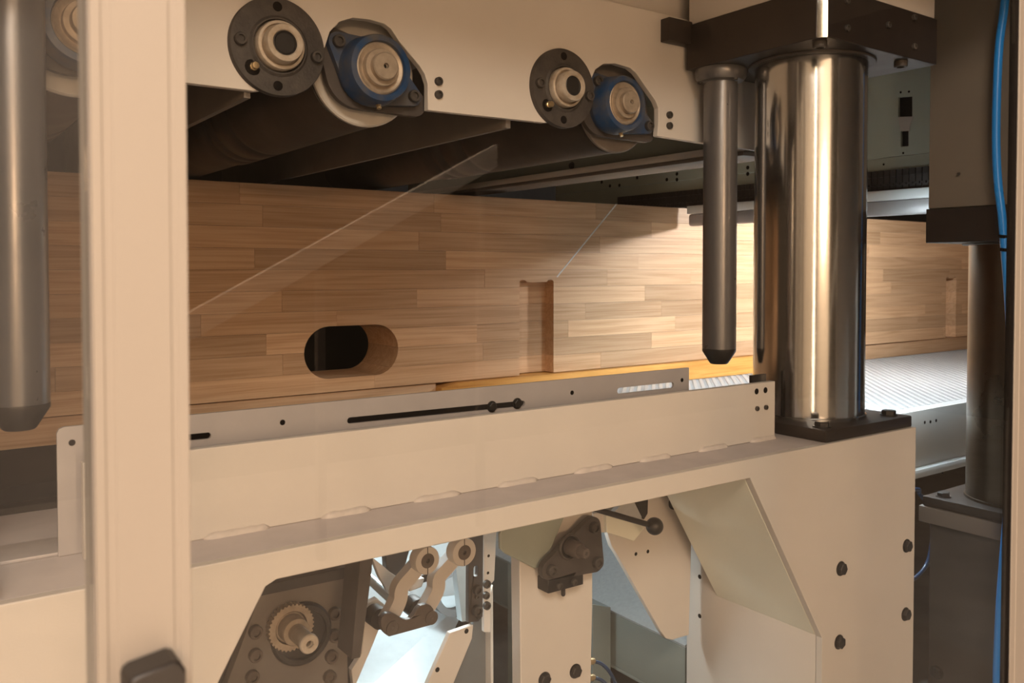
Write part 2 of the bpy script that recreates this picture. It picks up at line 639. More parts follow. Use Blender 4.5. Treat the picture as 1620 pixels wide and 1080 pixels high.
def stile(name, x0, x1, y0, y1, z0, z1, parent):
    # extruded profile with two shallow grooves on its front
    w = x1 - x0
    g = 0.0007
    xs = [(0, 0), (0.10, 0), (0.12, g), (0.20, g), (0.22, 0), (0.80, 0), (0.82, g), (0.86, g), (0.88, 0), (1, 0)]
    lp = [Vector((x0 + w * t, y0 + d, z0)) for t, d in xs] + [Vector((x1, y1, z0)), Vector((x0, y1, z0))]
    return prism(name, [lp], (0, 0, z1 - z0), PAINT_POST, parent, bevel=0.0022)


stile('door_stile', xl0, xl1, YE, YE + 0.03, 0.02, ZT, d1)
box('stile_edge', (xl0 - 0.0005, YE + 0.004, 0.02), (xl0 + 0.0, YE + 0.032, ZT), PAINT_SIDE, d1, bevel=0)
stile('door_stile', xr0, xr1, YE, YE + 0.010, 0.02, ZT, d1)
box('rubber_seal', (xr0 - 0.005, YE + 0.001, 0.02), (xr0 - 0.0005, YE + 0.010, ZT), GASKET, d1, bevel=0.001)
box('door_rail', (xl0, YE, ZT), (xr1, YE + 0.03, ZT + 0.06), PAINT_POST, d1)
box('door_rail', (xl1, YE, 0.02), (xr0, YE + 0.03, 0.10), PAINT_POST, d1)
box('glass_pane', (xl1 + 0.0005, YE + 0.003, 0.10), (xr0 - 0.0055, YE + 0.007, ZT), GLASS, d1, bevel=0)
# handle: black grip on the stile
hp = onY(247, 1075, YE - 0.02)
hw = 0.0145
hv = [Vector((hp.x + x, YE - 0.002, hp.z + z)) for x, z in
      [(-hw, -0.09), (hw, -0.09), (hw, 0.003), (hw - 0.0025, 0.0075), (hw - 0.006, 0.009), (-hw + 0.004, 0.0062), (-hw + 0.001, 0.0045), (-hw, 0.002)]]
prism('door_handle', [hv], (0, -0.022, 0), HANDLE, d1, bevel=0.003)

w1 = thing('window_1', (-0.6, YE, 0), 'fixed glass pane of the enclosure left of the cream door stile', 'window')
w1['kind'] = 'structure'
box('glass_pane', (-1.3, YE + 0.003, 0.10), (xl0 - 0.0015, YE + 0.007, ZT), HAZEGLASS, w1, bevel=0)
box('window_rail', (-1.3, YE, ZT), (xl0, YE + 0.03, ZT + 0.06), PAINT_POST, w1)
box('window_rail', (-1.3, YE, 0.02), (xl0 - 0.001, YE + 0.03, 0.10), PAINT_POST, w1)
o = box('trim_1', (-1.6, YE - 0.04, ZT + 0.06), (2.4, YE + 0.10, ZT + 1.2), PAINT, bevel=0.004)
tag(o, 'cream sheet header closing the enclosure above the glazing', 'panel', kind='structure')

w2 = thing('window_2', (1.45, YE, 0), 'added unseen glass pane letting hall light in right of the door', 'window')  # pane added out of view so hall light passes beside the door
w2['kind'] = 'structure'
box('glass_pane', (xr1 + 0.001, YE + 0.001, 0.10), (1.749, YE + 0.005, ZT), GLASS, w2, bevel=0)
box('window_rail', (xr1 + 0.001, YE, 0.02), (1.749, YE + 0.01, 0.0995), PAINT_POST, w2)
box('window_rail', (xr1 + 0.001, YE, ZT + 0.0005), (1.749, YE + 0.01, ZT + 0.058), PAINT_POST, w2)
o = box('trim_2', (1.75, YE - 0.006, 0.0005), (2.9, YE + 0.009, ZT + 0.058), PAINT, bevel=0.003)  # panel added out of view to block hall light at the right
tag(o, 'added unseen cream panel that blocks hall light at the right', 'panel', kind='structure')

# ================================================================== lower crossbeam
YF = 1.10
ZL = -0.372
beam = thing('lower_crossbeam', (1.77, YF + 0.17, 0), 'cream welded portal beam with ledge and upright web across the front', 'machine frame')


def zl(px, py, Y=YF):
    return onY(px, py, Y)


XR = onY(1449, 700, YF).x
XS = onY(1301, 1010, YF).x            # left cheek of the right leg
XG = onY(1187, 756, YF).x
zb = [onY(760, 846, YF), onY(437, 909, YF)]
ztop = ZC + ZL
zgt = onY(1187, 756, YF).z
zgb = onY(1299, 1010, YF).z
lt = onY(437, 909, YF)
lm = onY(421, 927, YF)
lb = onY(346, 1079, YF)
slope = (lb.z - lm.z) / (lb.x - lm.x)
XLL = lb.x - 0.06
outer = [(-0.30, ztop), (XR, ztop), (XR, 0.0), (XS, 0.0), (XS, zgb), (XG, zgt), (lt.x, zgt), (lm.x, lm.z), (XLL, lm.z + slope * (XLL - lm.x)), (XLL, 0.0), (-0.30, 0.0)]
prism('front_plate', [[Vector((x, YF, z)) for x, z in outer]], (0, 0.016, 0), PAINT, beam, bevel=0.0015)
box('top_ledge', (-0.30, YF + 0.016, ztop - 0.016), (XR, 1.50, ztop), LEDGE, beam, bevel=0.001)
# right leg: cheeks and gusset
box('leg_cheek', (XS, YF + 0.0165, 0.0), (XS + 0.014, 1.488, ztop - 0.0165), PAINT, beam, bevel=0.002)
box('leg_cheek', (XR - 0.014, YF + 0.0165, 0.0), (XR, 1.488, ztop - 0.0165), PAINT, beam, bevel=0.002)
box('leg_back', (XS + 0.0145, 1.474, 0.0), (XR - 0.0145, 1.488, ztop - 0.0165), PAINT, beam, bevel=0.002)
gl = [Vector((XS, YF + 0.0165, zgb)), Vector((XG, YF + 0.0165, zgt)), Vector((XG + 0.016, YF + 0.0165, zgt)), Vector((XS, YF + 0.0165, zgb + 0.04))]
g = prism('gusset_plate', [gl], (0, 0.275, 0), GUSSET, beam, bevel=0.002)
tag(g, 'sloping grey-green gusset plate')
for px, py in ((1107, 912), (1107, 974)):
    p = onX(px, py, XS)
    fastener('cheek_hole', M_PLUG, (XS - 0.0002, p.y, p.z), 0.0055, beam, axis=(-1, 0, 0))
# left leg back
# upright web with four holes
YWB = 1.207
web_l = onY(131, 760, YWB).x
web_r = onY(1226, 640, YWB).x
zwt = ZC - 0.2465
wl = [Vector((web_l, YWB, ztop + 0.0005)), Vector((web_r, YWB, ztop + 0.0005)), Vector((web_r, YWB, zwt)), Vector((web_l, YWB, zwt))]
prism('web_plate', [wl], (0, 0.014, 0), PAINT, beam, bevel=0.001)
for px, py, me_ in ((1197, 619, M_PLUG), (1211, 617, M_PLUG), (1197, 646, M_SOCK), (1211, 644, M_SOCK)):
    p = onY(px, py, YWB)
    fastener('web_screw', me_, p, mlen(p, 4.8 if me_ is M_PLUG else 3.8), beam)
# weld beads at the foot of the web
for (a, b) in ((322, 426), (508, 586), (654, 728), (788, 850), (908, 968), (1012, 1060), (1104, 1150), (1186, 1226)):
    x0, x1 = onY(a, 800, YWB).x, onY(b, 800, YWB).x
    n = max(6, int((x1 - x0) / 0.009))
    ring, vs, fs = [], [], []
    for i in range(n + 1):
        t = i / n
        e = min(1.0, min(t, 1 - t) * 8 + 0.35)
        rr = 0.008 * e * random.uniform(0.86, 1.1)
        x = x0 + (x1 - x0) * t
        for kx in range(5):
            an = math.pi / 2 * kx / 4
            vs.append((x, YWB - rr * math.cos(an), ztop + rr * math.sin(an)))
        vs.append((x, YWB + 0.002, ztop - 0.002))
    for i in range(n):
        for kx in range(6):
            j = (kx + 1) % 6
            fs.append((i * 6 + kx, i * 6 + j, (i + 1) * 6 + j, (i + 1) * 6 + kx))
    fs.append(tuple(range(6)))
    fs.append(tuple(n * 6 + k for k in range(6)))
    build('weld_bead', vs, fs, WELD, beam, angle=80)
for px, py in ((1330, 899), (1434, 863), (1327, 1015), (1432, 971)):
    p = onY(px, py, YF)
    fastener('hex_bolt', M_HEX, p, 0.0135, beam, spin=random.uniform(0, 1))

# ------------------------------------------------------------------ slotted guide plate behind the web
YS = 1.240
gp = thing('slotted_guide_plate', (0.75, YS, ZC - 0.37), 'grey sheet steel guide plate with long slots standing behind the web', 'guide plate')
xs0, xs1 = onY(90, 700, YS).x, onY(1090, 600, YS).x
zs1 = ZC - 0.204
rc = 0.008
ol = [Vector((xs0, YS, ztop + 0.001)), Vector((xs1, YS, ztop + 0.001)), Vector((xs1, YS, zs1)), Vector((xs0 + rc, YS, zs1)), Vector((xs0 + rc * 0.3, YS, zs1 - rc * 0.3)), Vector((xs0, YS, zs1 - rc))]
sl = [stadium(onY(150, 706, YS), onY(329, 689, YS), 0.0046),
      stadium(onY(554, 665, YS), onY(827, 638, YS), 0.0050),
      stadium(onY(980, 618, YS), onY(1063, 609, YS), 0.0058)]
for px, py in ((447, 668), (905, 621), (1079, 601), (114, 700)):
    fastener('plate_hole', M_PLUG, onY(px, py, YS), 0.0042, gp)
prism('slotted_plate', [ol] + sl, (0, 0.005, 0), GREYPL, gp, bevel=0.0007)
box('foot_flange', (-0.02, YS + 0.006, ztop + 0.0005), (xs1, YS + 0.08, ztop + 0.005), GREYPL, gp, bevel=0.0007)
for px, py in ((778, 643), (818, 638)):
    p = onY(px, py, YS)
    fastener('slot_bolt', M_HEX, p, 0.0085, gp)
p = onY(1196, 600, 1.29)
br = thing('stop_bracket', (p.x, 1.26, ztop), 'small black stop bracket peeping over the right end of the web', 'bracket')
z1 = onY(1196, 592, 1.27).z
x0, x1 = onY(1185, 600, 1.27).x, onY(1208, 600, 1.27).x
box('bracket_plate', (x0, 1.262, ztop + 0.001), (x1, 1.27, z1), BLACK, br, bevel=0.001)
box('bracket_foot', (x0, 1.2705, ztop + 0.001), (x1, 1.31, ztop + 0.009), BLACK, br, bevel=0.001)


# ================================================================== columns, blocks and pins
def press_column(x, y, zbase, ztop_, r, half, steel, label, group, bolts=True):
    t = thing('press_column', (x, y, zbase), label, 'column', group)
    box('base_plate', (x - half, y - half, zbase), (x + half, y + half, zbase + 0.026), BLOCK, t, bevel=0.003)
    zb_ = zbase + 0.0262
    lathe('shaft', (x, y, zb_), (0, 0, 1), [(0, 0), (r + 0.004, 0), (r + 0.004, 0.006), (r, 0.007), (r, ztop_ - zb_), (0, ztop_ - zb_)], steel, t, n=96)
    for sx in (-1, 1):
        for sy in (-1, 1):
            fastener('hex_bolt', M_HEX, (x + sx * half * 0.78, y + sy * half * 0.78, zb_), 0.0165, t, axis=(0, 0, 1), spin=0.4 * sx + sy)
    return t


CX, CY, CR = 1.775, 1.273, 0.1275
press_column(CX, CY, ztop + 0.0005, ZC + 0.478, CR, 0.167, STEEL, 'bright turned steel press column bolted to the cream portal leg', None)
XB0, XB1, YB0, YB1 = 1.577, 2.02, 1.10, 1.485
ZB0, ZB1 = ZC + 0.484, ZC + 0.592


def clamp_block(x0, x1, y0, y1, z0, z1, ztopbox, cx, cy, cr, label, holes, cham=0.0155, paint=None):
    t = thing('clamp_block', ((x0 + x1) / 2, (y0 + y1) / 2, z0), label, 'clamp block')
    lp = [Vector((x0 + cham, y0, z0)), Vector((x1, y0, z0)), Vector((x1, y1, z0)), Vector((x0, y1, z0)), Vector((x0, y0 + cham * 1.17, z0))]
    prism('steel_block', [lp], (0, 0, z1 - z0), BLOCK, t, bevel=0.002)
    # ground bright corner strip on the chamfer
    c0, c1 = Vector((x0 + cham, y0, z0)), Vector((x0, y0 + cham * 1.17, z0))
    nn = Vector((-(c1 - c0).y, (c1 - c0).x, 0)).normalized()
    if nn.x > 0:
        nn = -nn
    k0, k1 = c0.lerp(c1, 0.06), c0.lerp(c1, 0.94)
    prism('ground_corner', [[k0 + nn * 0.0002, k1 + nn * 0.0002, k1 + nn * 0.001, k0 + nn * 0.001]], (0, 0, z1 - z0), POLISH, t)
    e = 0.004
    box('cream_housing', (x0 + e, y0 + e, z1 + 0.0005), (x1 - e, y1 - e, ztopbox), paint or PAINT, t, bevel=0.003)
    lathe('collar_ring', (cx, cy, z0 - 0.005), (0, 0, 1), [(cr + 0.001, 0), (cr + 0.015, 0), (cr + 0.017, 0.002), (cr + 0.017, 0.0048), (cr + 0.001, 0.0048)], DARKPL, t, n=72)
    for (p, ax, r) in holes:
        fastener('cap_screw', M_SOCK, p, r, t, axis=ax)
    return t


fh = []
for px, py in ((1339, 45), (1404, 40), (1445, 28), (1445, 74), (1339, 2)):
    p = onY(px, py, YB0)
    fh.append(((p.x, YB0 - 0.0002, p.z), (0, -1, 0), 0.0075))
for px, py in ((1297, 66), (1425, 97)):
    p = onZ(px, py, 0.484)
    fh.append(((p.x, p.y, ZB0 - 0.0002), (0, 0, -1), 0.015))
clamp_block(XB0, XB1, YB0, YB1, ZB0, ZB1, ZC + 1.25, CX, CY, CR, 'dark steel clamp block with screws gripping the head of the bright column', fh)


def guide_pin(x, y, zt, zb_, r, label):
    t = thing('guide_pin', (x, y, zt), label, 'guide pin', 'guide pins')
    lathe('pin_flange', (x, y, zt), (0, 0, -1), [(0, 0.0005), (0.060, 0.0005), (0.061, 0.004), (0.061, 0.020), (0.054, 0.030), (r + 0.002, 0.032), (r, 0.034), (0, 0.034)], ROD, t, n=48)
    lathe('pin_shaft', (x, y, zt - 0.0342), (0, 0, -1), [(0, 0), (r, 0), (r, zt - 0.0342 - zb_ - 0.038), (0, zt - 0.0342 - zb_ - 0.038)], ROD, t, n=56)
    lathe('pin_tip', (x, y, zb_), (0, 0, 1), [(0, 0), (0.020, 0), (0.0225, 0.002), (r, 0.031), (r, 0.0378), (0, 0.0378)], RODTIP, t, n=56)
    for a in (0.4, 2.5, 4.6):
        fastener('cap_screw', M_SOCK, (x + 0.05 * math.cos(a), y + 0.05 * math.sin(a), zt - 0.029), 0.006, t, axis=(0, 0, -1))
    return t


guide_pin(1.637, 1.428, ZB0 - 0.0003, ZC - 0.232, 0.0405, 'grey steel guide pin with tapered tip hanging left of the bright column')

# second column pair at the right, partly hidden by the door edge
X2, Y2 = 2.445, 1.09
press_column(X2, Y2, ZC - 0.645, ZC + 0.068, 0.128, 0.172, STEEL2, 'dark brown press column at the right beside the black door seal', None)
clamp_block(2.25, 2.72, 0.85, 1.25, ZC + 0.069, ZC + 0.160, ZC + 1.25, X2, Y2, 0.128, 'cream housing, shade in its paint, on a dark block above the brown column', [(Vector((2.25, onX(1517, 275, 2.25).y, onX(1517, 275, 2.25).z)), (-1, 0, 0), 0.004)], paint=surf('shaded_cream_paint', (0.20, 0.165, 0.13), 0.5, var=0.12, scale=5))  # shade on this cream housing is put into its paint colour
st = thing('column_stand', (X2, Y2, 0), 'dark painted stand carrying the dark brown column', 'stand')
box('stand_body', (X2 - 0.155, Y2 - 0.16, 0.0005), (X2 + 0.155, Y2 + 0.16, ZC - 0.69), surf('stand_grey_paint', (0.052, 0.043, 0.037), 0.5, var=0.15), st, bevel=0.003)
box('stand_top_plate', (X2 - 0.178, Y2 - 0.18, ZC - 0.6895), (X2 + 0.178, Y2 + 0.18, ZC - 0.6455), BAR, st, bevel=0.003)
p = onX(1482, 1063, X2 - 0.155)
fastener('hex_bolt', M_HEX, p, 0.016, st, axis=(-1, 0, 0))

# left column and pin seen through the fixed pane
press_column(-0.085, CY, ztop + 0.0005, ZC + 0.478, CR, 0.167, STEEL, 'steel press column at the left edge behind the fixed pane', None)
clamp_block(-0.29, 0.16, YB0, YB1, ZB0, ZB1, ZC + 1.25, -0.085, CY, CR, 'dark clamp block over the left edge column behind the fixed pane', [])
guide_pin(0.140, 1.428, ZB0 - 0.0003, ZC - 0.232, 0.0405, 'grey guide pin at the left edge seen through the fixed pane')

# ================================================================== upper side plate
YP = 1.50
up = thing('upper_side_plate', (0.9, YP, ZC + 0.35), 'cream upper side plate with arched cut-outs for the blue bearings', 'machine frame')


def zb_at(px, y0):
    return onY(px, y0, YP)


bot = [(-60, 98), (50, 108)]
arch0 = [(26, 60), (22, 0), (60, -45), (120, -60), (190, -40), (235, 20), (245, 125)]
arch1 = [(402, 144), (440, 140), (500, 108), (515, 72), (522, 50), (538, 34), (558, 28), (585, 31), (608, 37.5), (618, 45), (632, 66), (664, 104), (672, 117), (677, 133), (677, 174)]
arch2 = [(862, 194), (900, 190), (930, 150), (937, 122), (942, 110), (955, 101), (974, 100.5), (996, 107), (1006, 115), (1020, 135), (1037, 159), (1042, 171), (1042, 192), (1040, 215)]
tail = [(1110, 226), (1204, 239), (1300, 253)]
pts = [onY(px, py, YP) for px, py in bot + arch0 + arch1 + arch2 + tail]
zup = onY(958, 0, YP).z
xe = pts[-1].x
pts += [Vector((xe, YP, zup)), Vector((pts[0].x, YP, zup))]
prism('side_plate', [pts], (0, 0.016, 0), PAINT, up, bevel=0.0012)
for px, py in ((693, 129), (693, 150), (1058, 182), (1058, 199)):
    fastener('cap_screw', M_SOCK, onY(px, py, YP), 0.0085, up)
# cover and bracket above the plate
zq = zup + 0.002
o = box('frame_cover', (-0.3, YP + 0.03, zq), (xe - 0.35, YP + 1.6, zq + 0.5), PAINT, bevel=0.004)
tag(o, 'brown shaded frame cover above the upper side plate', 'cover')
b0, b1 = onY(1059, 30, YP - 0.03), onY(1110, 74, YP - 0.03)
o = box('lock_block', (b0.x, YP - 0.03, b1.z), (b1.x + 0.06, YP - 0.0005, onY(1059, 26, YP - 0.03).z), BLOCK, bevel=0.002)
tag(o, 'small dark block on the upper side plate left of the clamp block', 'block')

# cross bars behind the plate, running into the machine
for X, lab, flange in ((0.50, 'brown cross bar behind the upper plate nearest the cream stile', False), (1.062, 'brown cross bar between the two rollers', False), (1.905, 'brown cross bar with pale lip right of the rollers', True)):
    cb = thing('cross_bar', (X, 1.52, ZC + 0.31), lab, 'cross bar', 'cross bars of the upper frame')
    box('bar_web', (X, YP + 0.0165, ZC + (0.312 if flange else 0.300)), (X + 0.012, 3.5, ZC + 0.50), BAR if not flange else GREEN, cb, bevel=0.001)
    if flange:
        box('bar_lip', (X - 0.075, YP + 0.0165, ZC + 0.300), (X + 0.05, 3.5, ZC + 0.3115), BAR, cb, bevel=0.002)
        box('bar_rib', (X - 0.075, YP + 0.0165, ZC + 0.312), (X - 0.069, 3.5, ZC + 0.332), PAINT, cb, bevel=0.002)
        for px, py in ((905, 262), (745, 297)):
            p = onX(px, py, X)
            fastener('hex_bolt', M_HEX, p, 0.011, cb, axis=(-1, 0, 0))


# ------------------------------------------------------------------ rollers
def roller(x, z, r, disc, label):
    t = thing('pressure_roller', (x, 1.56, z), label, 'roller', 'pressure rollers')
    y0 = 1.568
    lathe('roller_disc', (x, y0, z), (0, -1, 0), [(0, 0), (r * 1.02, 0), (r * 1.02, 0.007), (r * 0.99, 0.010), (0, 0.010)], disc, t, n=64)
    prof = [(0, -0.0005), (r * 0.93, -0.0005), (r * 0.93, -0.010), (r, -0.012), (r, -0.50)]
    for g in (0.52, 0.64, 0.70):
        prof += [(r, -g), (r * 0.965, -g - 0.006), (r * 0.965, -g - 0.018), (r, -g - 0.024)]
    prof += [(r, -0.78), (r * 0.95, -0.80), (r * 0.95, -1.5), (0, -1.5)]
    lathe('roller_sleeve', (x, y0, z), (0, -1, 0), prof, RUBBER, t, n=64)
    return t


ZR = ZC + 0.388
rollers = [(0.236, DISC, 'dark roller with pale end disc behind the fixed pane'),
           (0.752, DISC, 'dark roller with a clean pale end disc, left of the middle cross bar'),
           (1.412, DISC2, 'dark roller with a dusty end disc, right of the middle cross bar')]
for x, dm, lab in rollers:
    roller(x, ZR, 0.107, dm, lab)


# ------------------------------------------------------------------ bearings
def round_bearing(px, py, r, label):
    c = onY(px, py, YP)
    t = thing('round_flange_bearing', c, label, 'bearing', 'round flange bearings')
    y = YP - 0.0003
    lathe('flange', (c.x, y, c.z), (0, -1, 0), [(0.036, 0.0), (r, 0.0), (r, 0.010), (r * 0.985, 0.0125), (r * 0.62, 0.014), (r * 0.57, 0.0175), (r * 0.54, 0.0175), (r * 0.53, 0.008), (0.036, 0.008)], IRON, t, n=72)
    lathe('inner_ring', (c.x, y, c.z), (0, -1, 0), [(0.020, 0.009), (r * 0.50, 0.009), (r * 0.50, 0.024), (r * 0.48, 0.027), (r * 0.43, 0.0272), (r * 0.42, 0.020), (0.020, 0.020)], BRIGHT, t, n=56)
    lathe('locking_collar', (c.x, y, c.z), (0, -1, 0), [(r * 0.245, 0.022), (r * 0.385, 0.022), (r * 0.385, 0.043), (r * 0.365, 0.046), (r * 0.265, 0.046), (r * 0.245, 0.044)], BRIGHT, t, n=56)
    lathe('shaft_bore', (c.x, y, c.z), (0, -1, 0), [(0, 0.0003), (r * 0.243, 0.0003), (r * 0.243, 0.0435), (r * 0.225, 0.0445), (r * 0.20, 0.042), (0, 0.042)], BLACK, t, n=40)
    for a, kind in ((92, 0), (178, 1), (352, 1), (268, 0)):
        q = Vector((c.x + r * 0.80 * math.cos(math.radians(a)), y - 0.0137, c.z + r * 0.80 * math.sin(math.radians(a))))
        if kind:
            fastener('cap_screw', M_SOCK, q, r * 0.125, t)
        else:
            fastener('bolt_hole', M_PLUG, q, r * 0.10, t)
    q = Vector((c.x + r * 0.72 * math.cos(math.radians(222)), y - 0.013, c.z + r * 0.72 * math.sin(math.radians(222))))
    fastener('recess', M_PLUG, (q.x, q.y, q.z), r * 0.17, t)
    fastener('grease_nipple', M_NIP, (q.x, q.y - 0.001, q.z), r * 0.085, t)
    return t


RF = 0.0865
round_bearing(437, 76, RF, 'large round cast-iron bearing flange beside the cream stile')
round_bearing(887, 141, RF, 'round cast-iron bearing flange in the middle of the upper plate')


def hull2(c1, r1, c2, r2, c3, r3, n=28):
    pts = []
    for c, r in ((c1, r1), (c2, r2), (c3, r3)):
        for i in range(n):
            a = 2 * math.pi * i / n
            pts.append((c[0] + r * math.cos(a), c[1] + r * math.sin(a)))
    pts = sorted(set((round(a, 7), round(b, 7)) for a, b in pts))

    def half(ps):
        h = []
        for q in ps:
            while len(h) >= 2 and (h[-1][0] - h[-2][0]) * (q[1] - h[-2][1]) - (h[-1][1] - h[-2][1]) * (q[0] - h[-2][0]) <= 0:
                h.pop()
            h.append(q)
        return h
    lo, up_ = half(pts), half(pts[::-1])
    return lo[:-1] + up_[:-1]


def blue_bearing(cx, cz, b1, b2, label, k=1.0):
    y = 1.524
    t = thing('blue_flange_bearing', (cx, y, cz), label, 'bearing', 'blue two-bolt bearings')
    R = 0.0635 * k
    hl_ = hull2((cx, cz), R * 1.0, b1, 0.0185, b2, 0.0185)
    prism('swing_arm', [[Vector((a + 0.0, y + 0.0005, b)) for a, b in hull2((cx - 0.020, cz - 0.004), R * 1.05, (b1[0] - 0.004, b1[1] + 0.002), 0.028, (b2[0] + 0.012, b2[1] - 0.01), 0.026)]], (0, 0.014, 0), DARKPL, t, bevel=0.002)
    prism('housing_flange', [[Vector((a, y, b)) for a, b in hl_]], (0, -0.015, 0), BLUE, t, bevel=0.003)
    lathe('housing_ring', (cx, y - 0.0152, cz), (0, -1, 0), [(0.030, 0), (R * 1.06, 0), (R * 1.0, 0.036), (R * 0.96, 0.042), (R * 0.80, 0.043), (R * 0.775, 0.040), (R * 0.77, 0.016), (0.030, 0.016)], BLUE, t, n=64)
    lathe('bearing_insert', (cx, y - 0.0154, cz), (0, -1, 0), [(0.016, 0.018), (R * 0.765, 0.018), (R * 0.765, 0.037), (R * 0.72, 0.039), (R * 0.60, 0.034), (R * 0.56, 0.034), (R * 0.55, 0.045), (R * 0.535, 0.0465), (0.016, 0.0465)], DUSTST, t, n=56)
    lathe('shaft_end', (cx, y - 0.0154, cz), (0, -1, 0), [(0.0, 0.0468), (R * 0.40, 0.0468), (R * 0.40, 0.059), (R * 0.37, 0.0615), (R * 0.085, 0.0615), (R * 0.07, 0.055), (0, 0.053)], DUSTST, t, n=40)
    fastener('centre_hole', M_PLUG, (cx, y - 0.0154 - 0.0545, cz), R * 0.075, t)
    for q in (b1, b2):
        fastener('cap_screw', M_SOCK, (q[0], y - 0.0155, q[1]), 0.0118, t)
    fastener('grease_nipple', M_NIP, (cx + 0.004, y - 0.034, cz - R * 1.0), 0.0052, t, axis=(0.1, -0.45, -1))
    return t


def bb(pc, p1, p2, label):
    c = onY(pc[0], pc[1], 1.466)
    q1, q2 = onY(p1[0], p1[1], 1.505), onY(p2[0], p2[1], 1.505)
    blue_bearing(c.x, c.z, (q1.x, q1.z), (q2.x, q2.z), label)


bb((604, 107), (536, 65), (655, 152), 'faded blue two-bolt bearing beside the large round flange')
bb((991, 163), (946, 128), (1027, 199), 'bright blue two-bolt bearing right of the middle round flange')
bb((138, 36), (58, -2), (203, 88), 'dusty blue bearing glimpsed through the fixed pane')


# ================================================================== timber beam of glued staves
YT = 2.75
XT0, XT1 = -0.9, 5.9
zw0, zw1 = ZC - 0.420, ZC + 0.275
TD = 0.24
timber = thing('timber_beam', (2.4, YT + TD / 2, zw0), 'long glued timber beam of ash staves with oval hole and groove', 'timber beam')
rows = 10
rh = (zw1 - zw0) / rows
cutters = []


def temp_mesh(v, f):
    me = bpy.data.meshes.new('cutter')
    me.from_pydata([tuple(p) for p in v], [], f)
    bm = bmesh.new()
    bm.from_mesh(me)
    bmesh.ops.remove_doubles(bm, verts=bm.verts, dist=1e-6)
    bmesh.ops.recalc_face_normals(bm, faces=bm.faces)
    bm.to_mesh(me)
    bm.free()
    ob = bpy.data.objects.new('cutter', me)
    COL.objects.link(ob)
    xs = [Vector(p).x for p in v]
    zs = [Vector(p).z for p in v]
    cutters.append((ob, min(xs), max(xs), min(zs), max(zs)))


a, b = onY(481, 560, YT), onY(630, 557, YT)
rh_ = mlen(onY(555, 559, YT), 41)
lp = stadium(Vector((a.x + rh_, YT - 0.1, a.z)), Vector((b.x - rh_, YT - 0.1, a.z)), rh_, 16)
temp_mesh(*extrude_vf([lp], (0, TD + 0.2, 0)))
for (pl, pr, pt, dep) in ((822, 876, 446, 0.057), (1497, 1513, 440, 0.075)):
    x0, x1 = onY(pl, pt, YT).x, onY(pr, pt, YT).x
    zt_ = onY((pl + pr) / 2, pt, YT).z
    r = min(0.017, (x1 - x0) * 0.2)
    # groove with rounded relief bumps in its two upper corners
    lp = [Vector((x0, YT - 0.05, zw0 - 0.05)), Vector((x1, YT - 0.05, zw0 - 0.05))]
    for cxx, s in ((x1 - r, 1), (x0 + r, -1)):
        for i in range(9):
            an = math.pi * i / 8
            lp.append(Vector((cxx + r * math.cos(an), YT - 0.05, zt_ + 0.55 * r * math.sin(an))))
    temp_mesh(*extrude_vf([lp], (0, 0.05 + dep, 0)))

staves = []
for ri in range(rows):
    z0, z1 = zw0 + ri * rh, zw0 + (ri + 1) * rh
    x = XT0
    while x < XT1:
        ln = random.uniform(0.32, 1.15)
        x2 = min(XT1, x + ln)
        if XT1 - x2 < 0.2:
            x2 = XT1
        e = 0.0004
        oy = random.uniform(0, 0.0006)
        s = box('stave', (x + e, YT + oy, z0 + e), (x2 - e, YT + TD, z1 - e), WOOD, timber, bevel=0)
        staves.append((s, x, x2, z0, z1))
        x = x2
dg_jobs = []
for s, x, x2, z0, z1 in staves:
    for ob, a0, a1, c0, c1 in cutters:
        if a0 < x2 and a1 > x and c0 < z1 and c1 > z0:
            m = s.modifiers.new('cut', 'BOOLEAN')
            m.operation = 'DIFFERENCE'
            m.solver = 'EXACT'
            m.object = ob
            dg_jobs.append(s)
bpy.context.view_layer.update()
dg = bpy.context.evaluated_depsgraph_get()
for s in dict.fromkeys(dg_jobs):
    me = bpy.data.meshes.new_from_object(s.evaluated_get(dg))
    s.modifiers.clear()
    s.data = me
    me.polygons.foreach_set('use_smooth', [True] * len(me.polygons))
    me.set_sharp_from_angle(angle=math.radians(30))
    if not me.materials:
        me.materials.append(WOOD)
for ob, *_ in cutters:
    bpy.data.objects.remove(ob)
# thin white line from the groove to the top arris
A, B = onY(975, 323, YT), onY(881, 438, YT)
dv = (B - A).normalized()
nv = Vector((-dv.z, 0, dv.x)) * 0.0028
cl = [A + nv, B + nv, B - nv, A - nv]
c_ = prism('white_line', [[v + Vector((0, -0.0012, 0)) for v in cl]], (0, 0.0011, 0), LINE_WHITE, timber)
tag(c_, 'thin white slanting line above the groove')
# battens the beam lies on
xb = onY(692, 610, YT).x
o = box('timber_batten', (XT0, YT + 0.012, ZC - 0.503), (xb, YT + TD, zw0 - 0.0035), WOOD, bevel=0.001)
tag(o, 'brown timber batten under the left half of the beam', 'batten')
xc = onY(1225, 570, YT).x
n = 26
vs, fs = [], []
for i in range(n + 1):
    t = i / n
    x = xb + 0.004 + (xc - xb) * t
    jt = random.uniform(-0.004, 0.004) if 0 < i else 0.012
    zt_ = zw0 - 0.003 + (0 if i else -0.014)
    vs += [(x, YT - 0.030 + jt, ZC - 0.503), (x, YT - 0.030 + jt * 0.4, zt_), (x, YT + 0.10, zt_), (x, YT + 0.10, ZC - 0.503)]
for i in range(n):
    for k in range(4):
        j = (k + 1) % 4
        fs.append((i * 4 + k, i * 4 + j, (i + 1) * 4 + j, (i + 1) * 4 + k))
fs += [(0, 1, 2, 3), tuple(n * 4 + k for k in range(4))]
o = build('yellow_batten', vs, fs, YELLOW, None, angle=20)
tag(o, 'bright yellow split-edged batten under the middle of the beam', 'batten')
